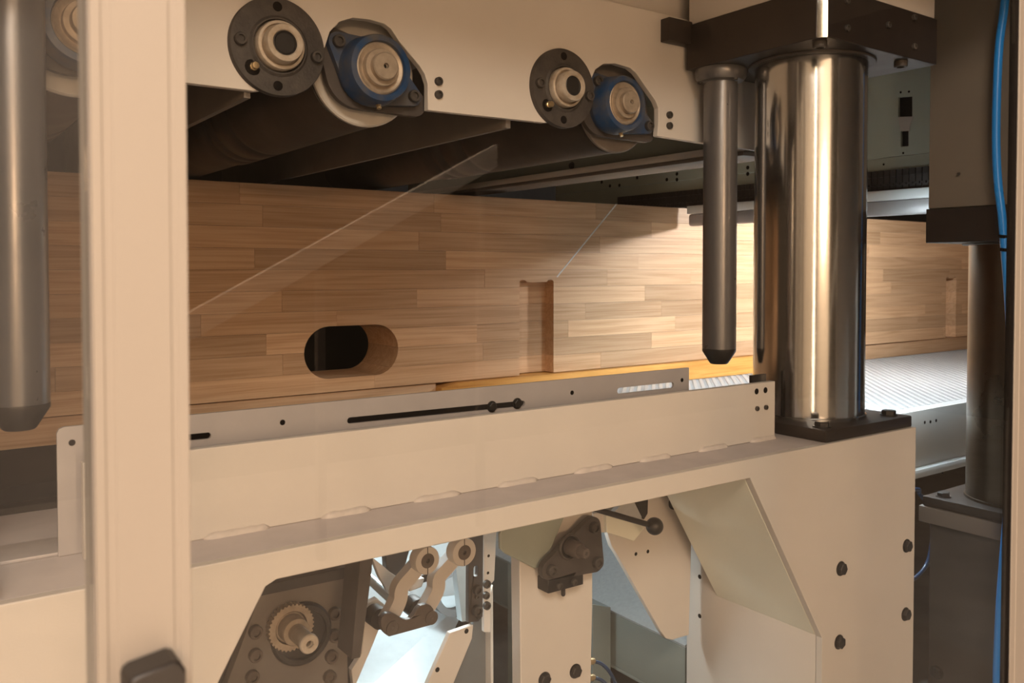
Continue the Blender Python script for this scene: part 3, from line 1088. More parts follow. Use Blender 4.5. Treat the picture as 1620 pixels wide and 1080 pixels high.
o = box('timber_batten', (xc + 0.006, YT + 0.010, ZC - 0.503), (XT1, YT + TD, zw0 - 0.0035), WOOD, bevel=0.001)
tag(o, 'pale timber batten under the right end of the beam', 'batten')

# ------------------------------------------------------------------ conveyor with diagonal ribbed belt
ZV = ZC - 0.5045
XV0, XV1, YV0, YV1 = 2.08, 6.6, 1.66, 3.6
cv = thing('belt_conveyor', (4, 1.66, 0), 'pale belt conveyor with diagonal ribs under the right part of the beam', 'conveyor')
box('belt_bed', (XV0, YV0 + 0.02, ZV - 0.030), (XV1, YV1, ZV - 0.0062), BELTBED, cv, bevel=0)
box('side_cheek', (XV0, YV0 - 0.006, ZV - 0.200), (XV1, YV0, ZV + 0.002), CONV, cv, bevel=0.002)
box('cheek_rail', (XV0, YV0 - 0.03, ZV - 0.232), (XV1, YV0 + 0.10, ZV - 0.2005), CONV, cv, bevel=0.006)
box('edge_strip', (XV0, YV0 + 0.0005, ZV - 0.006), (XV1, YV0 + 0.05, ZV), BELT, cv, bevel=0.001)
for px, py in ((1463, 668), (1472, 667), (1481, 665), (1491, 747)):
    fastener('cheek_hole', M_PLUG, onY(px, py, YV0 - 0.0062), 0.006, cv)
vs, fs = [], []


def rib(p, q, w, z0, z1):
    d = (q - p)
    d.normalize()
    n_ = Vector((-d.y, d.x, 0)) * w / 2
    i = len(vs)
    for z in (z0, z1):
        vs.extend([(p + n_).to_tuple()[:2] + (z,), (q + n_).to_tuple()[:2] + (z,), (q - n_).to_tuple()[:2] + (z,), (p - n_).to_tuple()[:2] + (z,)])
    fs.extend([(i + 4, i + 5, i + 6, i + 7), (i, i + 1, i + 5, i + 4), (i + 2, i + 3, i + 7, i + 6), (i + 1, i + 2, i + 6, i + 5), (i + 3, i, i + 4, i + 7)])


def clip_diag(c, s):
    # line y = s*(x) + c inside the belt rectangle
    ya, yb = YV0 + 0.052, YT + 0.05
    xa, xb_ = (ya - c) / s, (yb - c) / s
    if xa > xb_:
        xa, xb_ = xb_, xa
    xa, xb_ = max(xa, XV0 + 0.01), min(xb_, XV1 - 0.01)
    if xb_ - xa < 0.02:
        return None
    return Vector((xa, s * xa + c, 0)), Vector((xb_, s * xb_ + c, 0))


pitch = 0.030 * math.sqrt(2)
c = YV0 - XV1
while c < YT - XV0 + 0.1:
    pq = clip_diag(c, 1.0)
    if pq:
        rib(*pq, 0.0145, ZV - 0.0061, ZV)
    c += pitch
c = YV0 + XV0
while c < YT + XV1 + 0.1:
    pq = clip_diag(c, -1.0)
    if pq:
        rib(*pq, 0.010, ZV - 0.0061, ZV - 0.0015)
    c += pitch * 0.8
o = build('belt_ribs', vs, fs, BELT, cv, smooth=False)
o['kind'] = 'stuff'
bed = thing('infeed_bed', (0.6, 2.6, 0), 'dark infeed bed under the left half of the timber beam', 'machine bed')
box('bed_plate', (-1.0, 2.3, ZV - 0.04), (2.06, 3.6, ZV), GASKET, bed, bevel=0.003)  # near-black colour stands in for the unlit gap behind the slots
for x in (-0.9, 0.6, 1.42):
    box('bed_leg', (x, 2.35, 0.0005), (x + 0.08, 2.43, ZV - 0.041), DARKPL, bed, bevel=0.003)

# ------------------------------------------------------------------ transverse press beam far right, running into depth
XT = 2.92
tb = thing('transverse_beam', (XT, 2.4, ZC + 0.4), 'grey-green transverse beam with brush strip above the timber at the right', 'machine frame')


def zx(px, py):
    return onX(px, py, XT)


def rect_on_x(px0, py0, px1, py1, x=XT):
    A, B = onX(px0, py0, x), onX(px1, py1, x)
    zc_, hh = (A.z + B.z) / 2, abs(A.z - B.z) / 2
    return [Vector((x, A.y, zc_ - hh)), Vector((x, B.y, zc_ - hh)), Vector((x, B.y, zc_ + hh)), Vector((x, A.y, zc_ + hh))]


zs_ = ZC + 0.402
w1_ = [onX(1421, 154, XT), onX(1443, 152, XT), onX(1443, 186, XT), onX(1437, 196, XT), onX(1437, 231, XT), onX(1425, 232, XT), onX(1425, 198, XT), onX(1421, 188, XT)]
o1 = [Vector((XT, 1.35, zs_ + 0.001)), Vector((XT, 3.7, zs_ + 0.001)), Vector((XT, 3.7, ZC + 0.72)), Vector((XT, 1.35, ZC + 0.72))]
prism('upper_panel', [o1, w1_], (0.012, 0, 0), GREEN_LIT, tb, bevel=0.001)
box('upper_rail', (XT - 0.010, 1.35, ZC + 0.7205), (XT + 0.05, 3.7, ZC + 0.95), GREEN, tb, bevel=0.004)
bp_ = [onX(1421, 185, XT), onX(1446, 184, XT), onX(1440, 199, XT), onX(1440, 207, XT), onX(1424, 208, XT), onX(1424, 200, XT)]
prism('latch_plate', [[v + Vector((-0.003, 0, 0)) for v in bp_]], (0.0025, 0, 0), PAINT, tb, bevel=0.001)
box('inner_panel', (XT + 0.04, 1.35, ZC + 0.402), (XT + 0.05, 3.7, ZC + 0.72), DARKPL, tb, bevel=0)
box('lower_panel', (XT, 1.35, ZC + 0.30), (XT + 0.012, 3.7, zs_ - 0.001), GREEN_LIT, tb, bevel=0.001)
for px, py in ((1183, 265), (1183, 275), (1071, 275), (1071, 284), (1055, 284), (1008, 281), (980, 293), (965, 294), (952, 288), (1202, 246), (1398, 260), (1425, 146), (1438, 145), (1429, 242)):
    p = onX(px, py, XT)
    fastener('panel_screw', M_PLUG, (XT - 0.0003, p.y, p.z), 0.0085 if py > 243 and px < 1300 else 0.004, tb, axis=(-1, 0, 0))
# brush / energy chain: row of links along the lower edge
links_v, _ = [], []
lk = box_vf((-0.016, -0.0105, -0.036), (0.0, 0.0105, 0.036))
M_LINK = shared('chain_link', [lk, box_vf((-0.022, -0.013, 0.012), (-0.0155, 0.002, 0.018)), box_vf((-0.022, -0.004, -0.02), (-0.0155, 0.012, -0.013))], DARKPL)
y = 1.40
while y < 3.2:
    lo_ = bpy.data.objects.new('chain_link', M_LINK)
    COL.objects.link(lo_)
    lo_.parent = tb
    wp = Vector((XT - 0.0006, y, ZC + 0.318 + (0.0015 if int(y * 1000) % 2 else 0)))
    lo_.location = wp - WL[tb]
    WL[lo_] = wp
    y += 0.024
box('lower_lip', (XT - 0.045, 1.40, ZC + 0.244), (XT - 0.0008, 2.70, ZC + 0.280), CONV, tb, bevel=0.004)
box('lower_lip', (XT - 0.035, 1.40, ZC + 0.190), (XT - 0.0008, 2.70, ZC + 0.2435), GREYPL, tb, bevel=0.010)

# ================================================================== mechanism in the lower opening
# shaft hub on a bolted plate
YH = 1.42
hub = thing('shaft_hub', onY(460, 1000, YH), 'brown bolted plate with stepped shaft stub in the lower left opening', 'shaft hub')
hubc = onY(457, 991, YH)
plate('hub_plate', [(412, 938), (548, 912), (552, 1160), (330, 1160)], YH, 0.02, BAR, hub)
plate('top_rail', [(405, 928), (560, 895), (560, 912), (405, 944)], YH - 0.03, 0.03, BLACK, hub)
plate('back_plate', [(330, 880), (545, 870), (545, 1160), (300, 1160)], YH + 0.03, 0.01, DARKPL, hub)
rb_ = mlen(hubc, 50)
hub_o = onY(476, 1001, YH - 0.0005)
lathe('hub_cup', hub_o, (0, -1, 0), [(rb_ * 0.78, 0), (rb_, 0), (rb_, 0.006), (rb_ * 0.93, 0.010), (rb_ * 0.80, 0.010), (rb_ * 0.78, 0.004)], BLACK, hub, n=56)
lathe('cup_floor', hub_o, (0, -1, 0), [(0, 0.0003), (rb_ * 0.77, 0.0003), (rb_ * 0.77, 0.002), (0, 0.002)], BLACK, hub, n=40)
ra = mlen(hubc, 37)
hb = onY(456, 988, YH - 0.003)
tv, tf = [], []
nt_ = 34
for i in range(nt_ * 4):
    a = 2 * math.pi * i / (nt_ * 4)
    rr = ra * (1.0 if (i % 4) < 2 else 0.94)
    for (r_, h) in ((ra * 0.70, 0.002), (rr, 0.002), (rr, 0.016), (ra * 0.70, 0.016)):
        tv.append((hb.x + r_ * math.cos(a), hb.y - h, hb.z + r_ * math.sin(a)))
M4 = nt_ * 4
for i in range(M4):
    j = (i + 1) % M4
    for k in range(4):
        l = (k + 1) % 4
        tf.append((i * 4 + k, i * 4 + l, j * 4 + l, j * 4 + k))
build('toothed_ring', tv, tf, DUSTST, hub, angle=25)
lathe('shaft_step', hb, (0, -1, 0), [(0, 0.002), (ra * 0.66, 0.002), (ra * 0.66, 0.010), (ra * 0.62, 0.012), (ra * 0.58, 0.012), (ra * 0.58, 0.036), (ra * 0.55, 0.038), (0, 0.038)], DUSTST, hub, n=48)
lathe('shaft_stub', hb, (0, -1, 0), [(0, 0.0382), (ra * 0.36, 0.0382), (ra * 0.36, 0.086), (ra * 0.33, 0.088), (ra * 0.13, 0.088), (ra * 0.10, 0.080), (0, 0.079)], DUSTST, hub, n=40)
lathe('shaft_tip', Vector((hb.x + 0.0, hb.y - 0.0882, hb.z)), (0, -1, 0), [(ra * 0.15, 0), (ra * 0.40, 0), (ra * 0.40, 0.005), (ra * 0.36, 0.007), (ra * 0.15, 0.007)], BRIGHT, hub, n=40)
fastener('centre_hole', M_PLUG, (hb.x, hb.y - 0.0805, hb.z), ra * 0.09, hub)
for px, py, me in ((533, 972, M_SOCKB), (533, 1007, M_SOCKB), (528, 1040, M_SOCKB), (525, 1072, M_SOCKB), (408, 1001, M_SOCKB), (408, 1038, M_SOCKB), (403, 1072, M_SOCKB)):
    p = onY(px - 5, py - 3, YH)
    fastener('cap_screw', me, p, 0.0115, hub)
# dark hanger strap
plate_o = thing('hanger_strap', onY(575, 1040, 1.30), 'dark flat hanger strap right of the shaft hub', 'bracket')
plate('strap', [(572, 860), (594, 856), (582, 953), (570, 1040), (556, 1043)], 1.28, 0.055, DARKPL, plate_o, bevel=0.001)

# linkage
YK = 1.40
lk_ = thing('link_linkage', onY(650, 985, YK), 'two cream cranked link arms joined by a dark link bar', 'linkage')


def ribbon(pts, w, y, depth, mat, name, parent):
    P = [onY(px, py, y) for px, py in pts]
    P = smooth_path(P, 5)
    L_, R_ = [], []
    for i, p in enumerate(P):
        d = P[min(i + 1, len(P) - 1)] - P[max(i - 1, 0)]
        nrm = Vector((-d.z, 0, d.x)).normalized() * w / 2
        L_.append(p + nrm)
        R_.append(p - nrm)
    return prism(name, [L_ + R_[::-1]], (0, depth, 0), mat, parent, bevel=0.0015)


w_ = mlen(onY(650, 930, YK), 24)
ribbon([(671, 888), (655, 908), (637, 930), (634, 948), (627, 965), (615, 985)], w_, YK, 0.022, PAINT, 'link_arm', lk_)
ribbon([(729, 876), (712, 895), (696, 914), (694, 932), (687, 948), (676, 966)], w_, YK + 0.002, 0.022, PAINT, 'link_arm', lk_)
for px, py, yy in ((671.5, 884), (729.5, 871)) and ((671.5, 884, YK), (729.5, 871, YK + 0.002)):
    c = onY(px, py, yy - 0.012)
    r_ = mlen(c, 22)
    rg = lathe('pivot_ring', c, (0, -1, 0), [(r_ * 0.5, -0.011), (r_, -0.011), (r_, 0.010), (r_ * 0.96, 0.012), (r_ * 0.5, 0.012)], PAINT, lk_, n=40)
    lathe('pivot_pin', c, (0, -1, 0), [(0, -0.03), (r_ * 0.45, -0.03), (r_ * 0.45, 0.0122), (r_ * 0.53, 0.0122), (r_ * 0.53, 0.0128), (r_ * 0.17, 0.0128), (r_ * 0.13, 0.006), (0, 0.006)], LINKBR, lk_, n=32)
    for s in (-1, 1):
        box('ring_slit', (c.x - 0.0008, c.y - 0.0125, c.z + s * r_ * 0.75 - r_ * 0.22), (c.x + 0.0008, c.y - 0.0119, c.z + s * r_ * 0.75 + r_ * 0.22), BLACK, rg, bevel=0)
A, B = onY(616, 989, YK - 0.012), onY(677, 973, YK - 0.012)
rl = mlen(A, 17)
lz = [(165, 700), (172, 680), (187, 664), (208, 656), (232, 655), (262, 668), (300, 690), (325, 695), (345, 688), (368, 662), (385, 630), (405, 610), (440, 601), (470, 610), (486, 630), (490, 690), (482, 712), (465, 729), (215, 798), (195, 785), (176, 762), (165, 732)]
plate('link_bar', [(560 + a_ / 3.858, 800 + b_ / 3.858) for a_, b_ in lz], YK - 0.0245, 0.012, LINKBR, lk_, bevel=0.0015)
for q in (A, B):
    lathe('link_pin', (q.x, YK - 0.0248, q.z), (0, -1, 0), [(0, 0), (rl * 0.66, 0), (rl * 0.66, 0.0022), (rl * 0.58, 0.0022), (rl * 0.56, 0.0012), (rl * 0.2, 0.0012), (rl * 0.15, 0.0004), (0, 0.0004)], LINKBR, lk_, n=32)
    lathe('link_boss', (q.x, YK + 0.0225, q.z), (0, 1, 0), [(0, 0), (rl, 0), (rl, 0.03), (0, 0.03)], BLACK, lk_, n=32)

# perforated strap and its screws
ps = thing('perforated_strap', onY(757, 985, 1.44), 'dark perforated strap full of screws right of the link arms', 'strap')
YQ = 1.44
shl = stadium(onY(753, 899, YQ), onY(753, 908, YQ), mlen(onY(753, 905, YQ), 4.2))
plate('strap_plate', [(742, 840), (765, 835), (764, 975), (757, 983), (741, 985)], YQ, 0.012, DARKPL, ps, holes=[shl])
for px, py, r in ((754, 932, 8), (754, 943, 4), (753, 965, 9), (756, 975, 4)):
    p = onY(px, py, YQ)
    fastener('cap_screw', M_SOCK, p, mlen(p, r), ps)
plate('cream_strip', [(765.5, 838), (786, 831), (782, 918), (777, 924), (776, 1000), (766, 1000)], YQ + 0.006, 0.01, PAINT, ps)
for px, py, r in ((769, 923, 6.5), (768, 941, 6), (769, 957, 6.5)):
    p = onY(px, py, YQ + 0.006)
    fastener('cap_screw', M_SOCK, p, mlen(p, r), ps)
for px, py in ((773, 879), (772, 906)):
    p = onY(px, py, YQ + 0.0058)
    fastener('strip_hole', M_PLUG, p, mlen(p, 2.4), ps)

# bright chute
ch = thing('sheet_chute', onY(640, 1080, 1.5), 'bright bluish sheet metal chute below the link arms', 'chute')


def sheet(name, quad, mat, parent, th=0.004):
    q = [Vector(p) for p in quad]
    nrm = (q[1] - q[0]).cross(q[3] - q[0]).normalized() * th
    v = q + [p + nrm for p in q]
    f = [(0, 1, 2, 3), (4, 5, 6, 7), (0, 1, 5, 4), (1, 2, 6, 5), (2, 3, 7, 6), (3, 0, 4, 7)]
    return build(name, v, f, mat, parent, smooth=False)


sheet('chute_sheet', [onY(540, 1130, 1.46), onY(655, 1130, 1.46), onY(745, 940, 1.80), onY(590, 960, 1.80)], GALV, ch)
sheet('chute_back', [onY(570, 990, 1.82), onY(760, 970, 1.82), onY(760, 850, 1.84), onY(560, 880, 1.84)], GALV, ch)
plate('side_flange', [(712, 1001), (749, 988), (747, 1010), (716, 1085), (690, 1130), (655, 1130)], 1.43, 0.012, PAINT, ch)
for px, py in ((738, 998), (692, 1059)):
    p = onY(px, py, 1.43)
    fastener('flange_screw', M_PLUG, p, mlen(p, 4), ch)
plate('edge_angle', [(721, 893), (740, 890), (742, 982), (731, 984)], 1.52, 0.02, GALV, ch)
lathe('pipe_mouth', onY(712, 935, 1.70), (-0.25, -1, 0.25), [(0.036, 0), (0.052, 0), (0.052, 0.04), (0.036, 0.04)], BELTBED, ch, n=36)
tube('edge_roll', [onY(560, 895, 1.60), onY(585, 915, 1.56), onY(632, 958, 1.50)], 0.010, GALV, ch)
hb1 = thing('guide_bracket', onY(610, 960, 1.46), 'cream bent guide bracket behind the cranked link arms', 'bracket')
plate('bracket_wing', [(588, 880), (618, 905), (629, 912), (622, 940), (616, 940), (600, 912)], 1.50, 0.014, PAINT, hb1)
plate('bracket_plate', [(580, 955), (597, 946), (613, 960), (604, 985), (590, 1020), (560, 1090), (556, 1060), (572, 1035)], 1.47, 0.014, PAINT, hb1)
plate('bracket_tab', [(650, 918), (672, 914), (668, 928), (648, 936)], 1.47, 0.014, PAINT, hb1)
plate('bracket_tab', [(645, 951), (665, 944), (667, 952), (648, 962)], 1.47, 0.014, PAINT, hb1)
plate('bracket_tie', [(655, 915), (684, 904), (684, 918), (656, 925)], 1.49, 0.014, DARKPL, hb1)
plate('dark_fork', [(610, 870), (650, 862), (640, 900), (625, 912), (612, 905)], 1.52, 0.02, DARKPL, hb1)

# grey cabinet panel beside the pillar
o = plate('grey_panel', [(742, 1000), (776, 925), (778, 1130), (700, 1130)], 1.52, 0.01, surf('slate_grey_paint', (0.15, 0.155, 0.155), 0.5), None)
tag(o, 'slate grey panel between the chute and the cream pillar', 'panel')
o = plate('cream_edge_post', [(776, 940), (780, 925), (781, 1130), (777, 1130)], 1.50, 0.05, PAINT, None, bevel=0.0005)
tag(o, 'thin cream upright edge beside the slate grey panel', 'post')

# centre pillar
YC = 1.34
pil = thing('cream_pillar', onY(877, 1080, YC), 'cream upright pillar below the dark three-bolt bearing', 'pillar')
P0 = [onY(822, 870, YC), onY(940, 870, YC)]
x0, x1 = P0[0].x, onY(937, 960, YC).x
ph = [circ(onY(px, py, YC), 0.006, 12) for px, py in ()]
prism('pillar_plate', [[Vector((x0 + 0.012, YC, 0.0005)), Vector((x1 - 0.018, YC, 0.0005)), Vector((x1, YC, onY(937, 960, YC).z)), Vector((x1, YC, ZC - 0.40)), Vector((x0 - 0.002, YC, ZC - 0.40))]], (0, 0.03, 0), PAINT, pil, bevel=0.002)
for px, py in ((910, 1061), (861, 1074)):
    fastener('hex_bolt', M_HEX, onY(px, py, YC), 0.0125, pil, spin=0.3)
yd = 1.33
rp_ = plate('rounded_cheek', [(791, 845), (800, 828), (905, 805), (893, 818), (868, 878), (852, 898), (846, 899), (800, 876), (792, 868)], yd, 0.009, GREEN, pil, bevel=0.002)
tag(rp_, 'grey-green rounded cheek plate')
tbg = thing('three_bolt_bearing', onY(905, 870, 1.32), 'dark three-bolt bearing with shaft at the head of the cream pillar', 'bearing')
yb_ = 1.318
q1, q2, q3 = onY(931, 831, yb_), onY(864, 898, yb_), onY(936, 886, yb_)
rr = mlen(q1, 16)
prism('bearing_flange', [[Vector((a_, yb_, b_)) for a_, b_ in hull2((q1.x, q1.z), rr, (q2.x, q2.z), rr, (q3.x, q3.z), rr)]], (0, -0.014, 0), DARKPL, tbg, bevel=0.002)
cc = onY(900, 864, yb_ - 0.0145)
r0 = mlen(cc, 21)
lathe('bearing_cup', cc, (0, -1, 0), [(r0 * 0.8, 0), (r0, 0), (r0, 0.004), (r0 * 0.92, 0.006), (r0 * 0.86, 0.006), (r0 * 0.8, 0.002)], DARKPL, tbg, n=40)
lathe('bearing_bore', cc, (0, -1, 0), [(0, 0.0003), (r0 * 0.79, 0.0003), (r0 * 0.79, 0.0018), (0, 0.0018)], GASKET, tbg, n=40)
lathe('bearing_shaft', cc, (0, -1, 0), [(0, 0.0022), (r0 * 0.60, 0.0022), (r0 * 0.60, 0.030), (r0 * 0.52, 0.034), (r0 * 0.40, 0.034), (r0 * 0.38, 0.050), (r0 * 0.34, 0.053), (r0 * 0.14, 0.053), (r0 * 0.10, 0.048), (0, 0.048)], LINKBR, tbg, n=40)
for q in (q1, q2, q3):
    fastener('cap_screw', M_SOCK, (q.x, yb_ - 0.0145, q.z), mlen(q, 9), tbg)
kb = thing('stop_block', onY(890, 922, 1.335), 'small dark stop block with two screws under the three-bolt bearing', 'block')
ykb = 1.305
plate('block_body', [(867, 918), (923, 904), (923, 924), (867, 939)], ykb, 0.034, BLACK, kb)
for px, py in ((884, 926), (907, 920)):
    p = onY(px, py, ykb)
    fastener('cap_screw', M_SOCK, (p.x, ykb - 0.0002, p.z), mlen(p, 5.5), kb)
p = onY(891, 932, ykb + 0.01)
lathe('adjusting_pin', p, (0, 0, -1), [(0, 0), (0.0045, 0), (0.0045, 0.010), (0.003, 0.013), (0, 0.013)], BLACK, kb, n=14)

# right bracket plate with lever
YBR = 1.44
bk = thing('bracket_plate', onY(1060, 1012, YBR), 'large cream bracket plate tapering to a point left of the portal leg', 'bracket')
for px, py in ((1006, 876), (1025, 872)):
    fastener('sheet_hole', M_PLUG, onY(px, py, YBR), mlen(onY(px, py, YBR), 3.0), bk)
plate('bracket_sheet', [(961, 842), (968, 864), (978, 880), (1045, 998), (1054, 1010), (1064, 1012), (1090, 1004), (1096, 770), (955, 800)], YBR, 0.014, PAINT, bk)
p = onY(1066, 794, YBR)
fastener('hex_bolt', M_HEX, p, mlen(p, 10), bk)
box_ = plate('offset_block', [(959, 815), (1010, 812), (1019, 836), (1003, 856), (960, 842)], YBR - 0.04, 0.039, GUSSET, bk)
plate('offset_tab', [(938, 812), (959, 810), (960, 842), (946, 843)], YBR - 0.03, 0.02, PAINT, bk)
plate('steel_cam', [(970, 812), (985, 796), (1002, 790), (1016, 818), (1014, 822)], YBR - 0.055, 0.014, BELT, bk)  # pale colour stands in for a white highlight on the steel
plate('dark_catch', [(1003, 780), (1026, 774), (1025, 812), (1019, 822), (1012, 808)], YBR - 0.012, 0.011, BLACK, bk)
lv = thing('clamp_lever', onY(950, 806, 1.34), 'black clamping lever with round ball knob under the ledge', 'lever')
L0, L1 = onY(925, 800, 1.36), onY(1024, 829, 1.33)
tube('lever_arm', [L0, L0 + (L1 - L0) * 0.5, L1], 0.0062, BLACK, lv, n=14)
kc = onY(1035.5, 832, 1.328)
kr = mlen(kc, 14)
bm_prof = [(kr * math.sin(math.pi * i / 16), -kr * math.cos(math.pi * i / 16)) for i in range(17)]
bm_prof[0] = (0, -kr)
bm_prof[-1] = (0, kr)
lathe('ball_knob', kc, (L1 - L0), bm_prof, HANDLE, lv, n=32, angle=60)

# deep channel under the bracket
XCH = onX(1000, 980, 1.62).x
cn = thing('channel_beam', (1.6, 2.0, ZC - 0.75), 'grey channel beam running back behind the cream pillar', 'channel')
xa = 1.60
A = onX(1080, 1021, xa)
B = onX(938, 950, xa)
zc1 = (A.z + B.z) / 2
bxs = [Vector((xa, 1.50, zc1)), Vector((xa + 0.45, 1.50, zc1 + 0.19)), Vector((xa + 0.45, 1.50, zc1 + 0.184)), Vector((xa + 0.002, 1.50, zc1 - 0.006))]
prism('sloped_top', [bxs], (0, 1.1, 0), surf('silver_hammer_paint', (0.42, 0.44, 0.44), 0.45, metal=0.2, var=0.12, scale=90, bump=0.3), cn, bevel=0)
box('channel_web', (xa, 1.50, zc1 - 0.15), (xa + 0.01, 2.6, zc1 - 0.0065), DGREEN, cn, bevel=0.002)
box('channel_flange', (xa, 1.50, zc1 - 0.160), (xa + 0.12, 2.6, zc1 - 0.1505), DGREEN, cn, bevel=0.002)
o = plate('tall_cabinet', [(938, 955), (966, 960), (966, 1200), (938, 1200)], 1.75, 0.4, DGREEN, None)
tag(o, 'narrow grey-green cabinet seen right of the cream pillar', 'cabinet')
hs_ = thing('hose_pair', onY(945, 1060, 1.46), 'two dark blue air hoses with pale fittings beside the cream pillar', 'hose')
for k, (dy) in enumerate((0, 26)):
    pts_ = [onY(938, 1045 + dy, 1.47), onY(952, 1050 + dy, 1.46), onY(964, 1062 + dy, 1.45), onY(974, 1082 + dy, 1.45), onY(980, 1110 + dy, 1.45)]
    tube('air_hose', smooth_path(pts_), 0.0042, HOSE2, hs_)
    c = onY(938, 1045 + dy, 1.47)
    lathe('hose_fitting', c, (1, 0, -0.15), [(0, -0.012), (0.008, -0.012), (0.008, 0.0), (0.006, 0.004), (0, 0.004)], BRASS, hs_, n=16)

# dark floor-standing backs that close the lower space
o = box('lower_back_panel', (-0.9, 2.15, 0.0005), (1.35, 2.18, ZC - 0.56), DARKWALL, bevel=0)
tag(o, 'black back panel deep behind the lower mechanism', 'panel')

# ------------------------------------------------------------------ hoses at the right
xh = 2.215
hz = thing('blue_hose', onX(1576, 200, xh), 'bright blue air hose hanging beside the black door seal', 'hose')
tube('upper_hose', smooth_path([onX(1600, -500, xh), onX(1601, -250, xh), onX(1598, -90, xh), onX(1589, 10, xh), onX(1581, 70, xh), onX(1577, 150, xh), onX(1576, 230, xh), onX(1579, 290, xh), onX(1585, 340, xh), onX(1590, 400, xh), onX(1594, 450, xh), onX(1598, 520, xh), onX(1600, 620, xh), onX(1597, 760, xh), onX(1588, 880, xh), onX(1582, 960, xh), onX(1577, 1075, xh), onX(1577, 1250, xh), onX(1579, 1300, xh)]), mlen(onX(1577, 150, xh), 6.2), HOSE, hz, n=14)
for px, py in ((1587, 374), (1590, 395)):
    c = onX(px, py, xh)
    r_ = mlen(c, 6.4)
    lathe('cable_tie', c, (0, 0.12, -1), [(r_ * 0.9, -0.004), (r_ * 1.15, -0.004), (r_ * 1.15, 0.004), (r_ * 0.9, 0.004)], GASKET, hz, n=18)
    box('tie_tail', (c.x - 0.02, c.y - 0.003, c.z - 0.003), (c.x - r_, c.y + 0.003, c.z + 0.003), GASKET, hz, bevel=0)
yl = 1.36
o = tube('cable_loop', smooth_path([Vector((XR + 0.0002, yl, onY(1440, 770, yl).z)), onY(1440, 775, yl), onY(1455, 782, yl), onY(1467, 798, yl), onY(1474, 826, yl), onY(1474, 860, yl), onY(1467, 890, yl), onY(1452, 910, yl), onY(1430, 922, yl), Vector((XR + 0.0002, yl, onY(1430, 930, yl).z))]), 0.006, HOSE2, None)
tag(o, 'thin dark blue cable loop beside the portal leg edge', 'cable')

# ================================================================== lamps
def led_glow(name, col, strength, pitch=0.0125):
    """rows of small LEDs: bright dots on a dimmer board"""
    m = emit(name, col, strength)
    nt = m.node_tree
    N, L = nt.nodes, nt.links
    geo = N.new('ShaderNodeNewGeometry')
    sx = N.new('ShaderNodeSeparateXYZ')
    L.new(geo.outputs['Position'], sx.inputs[0])
    mu = N.new('ShaderNodeMath')
    mu.operation = 'MULTIPLY'
    mu.inputs[1].default_value = 2 * math.pi / pitch
    L.new(sx.outputs['Z'], mu.inputs[0])
    sn = N.new('ShaderNodeMath')
    sn.operation = 'SINE'
    L.new(mu.outputs[0], sn.inputs[0])
    mr = N.new('ShaderNodeMapRange')
    mr.inputs['From Min'].default_value = -0.3
    mr.inputs['From Max'].default_value = 0.4
    mr.inputs['To Min'].default_value = strength * 0.3
    mr.inputs['To Max'].default_value = strength * 1.5
    L.new(sn.outputs[0], mr.inputs['Value'])
    e = [n for n in N if n.type == 'EMISSION'][0]
    L.new(mr.outputs['Result'], e.inputs['Strength'])
    return m


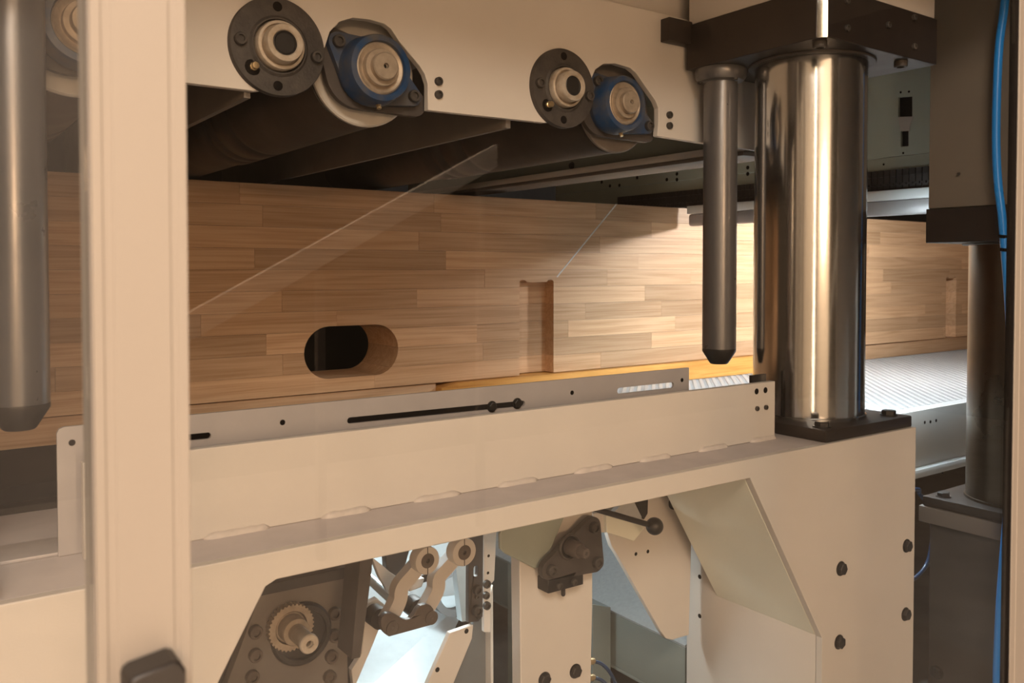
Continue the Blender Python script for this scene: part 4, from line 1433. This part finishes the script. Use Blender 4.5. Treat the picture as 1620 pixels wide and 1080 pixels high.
def strip_lamp(loc, size, axis, face, col, strength, label, arm_to=None, foot=False, shade=None):
    """batten lamp: housing with a glowing diffuser on one side, held by an arm or a stand"""
    t = thing('strip_lamp', loc, label, 'lamp', 'machine strip lamps')
    l = Vector(loc)
    f = Vector(face).normalized()
    a = Vector(axis).normalized()
    s = a.cross(f).normalized()
    L_, W_, D_ = size

    def bx(name, d0, d1, k, mat):
        v = []
        for d in (d0, d1):
            for i, j in ((-1, -1), (1, -1), (1, 1), (-1, 1)):
                v.append(l + a * (i * L_ / 2 * k) + s * (j * W_ / 2 * k) + f * d)
        fcs = [(0, 1, 2, 3), (4, 5, 6, 7), (0, 1, 5, 4), (1, 2, 6, 5), (2, 3, 7, 6), (3, 0, 4, 7)]
        return build(name, v, fcs, mat, t, smooth=False)
    bx('lamp_housing', -D_, 0.0, 1.0, LAMPBODY)
    bx('lamp_diffuser', 0.0003, 0.0012, 0.94, led_glow('led_rows', col, strength) if foot else emit('lamp_glow', col, strength))
    if shade:
        box('lamp_shade', *shade, LAMPBODY, t, bevel=0)
    if arm_to:
        pp = [Vector(q) for q in (arm_to if isinstance(arm_to, list) else [arm_to])]
        st_ = l - f * (D_ * 0.6)
        for q in pp:
            tube('lamp_arm', [st_, q], 0.007, LAMPBODY, t)
            st_ = q
    if foot:
        b = Vector((l.x, l.y, 0)) - f * (D_ * 0.5)
        lathe('lamp_foot', b, (0, 0, 1), [(0, 0.0005), (0.16, 0.0005), (0.16, 0.012), (0.02, 0.02), (0.012, 0.03), (0.012, l.z - L_ / 2), (0, l.z - L_ / 2)], LAMPBODY, t, n=24)
    return t


strip_lamp((2.48, 1.73, ZC + 0.12), (0.18, 0.10, 0.03), (0, 1, 0), (0.45, 0.75, -0.75), (0.76, 0.91, 1.0), 640, 'added white strip lamp, unseen behind the bright column, lighting timber and belt', arm_to=[(2.48, 1.73, ZC + 0.9575), (2.93, 1.73, ZC + 0.9575)], shade=((2.542, 1.67, ZC + 0.085), (2.545, 1.90, ZC + 0.20)))  # lamp added out of sight to brighten the timber and belt
strip_lamp((3.60, 1.85, ZC + 0.34), (0.24, 0.10, 0.04), (1, 0, 0), (0.35, 0.95, -0.75), (0.95, 0.97, 1.0), 520, 'added white strip lamp, unseen behind the right housing, lighting the far end of the timber', arm_to=(XT + 0.0505, 1.88, ZC + 0.45))  # second unseen lamp, added to brighten the far timber
strip_lamp((0.98, 1.62, ZC - 0.47), (0.36, 0.07, 0.03), (1, 0, 0), (-0.1, 0.12, -1), (0.84, 0.96, 1.0), 75, 'added cool strip lamp, unseen under the ledge, lighting the chute', arm_to=(0.98, 1.5095, ZC - 0.40))  # cool lamp added out of sight so the chute shines
strip_lamp((0.31, -0.24, ZC + 0.05), (2.3, 0.036, 0.03), (0, 0, 1), (0.7, 1, 0), (1.0, 0.72, 0.48), 30, 'upright strip lamp standing in the hall facing the machine', foot=True)
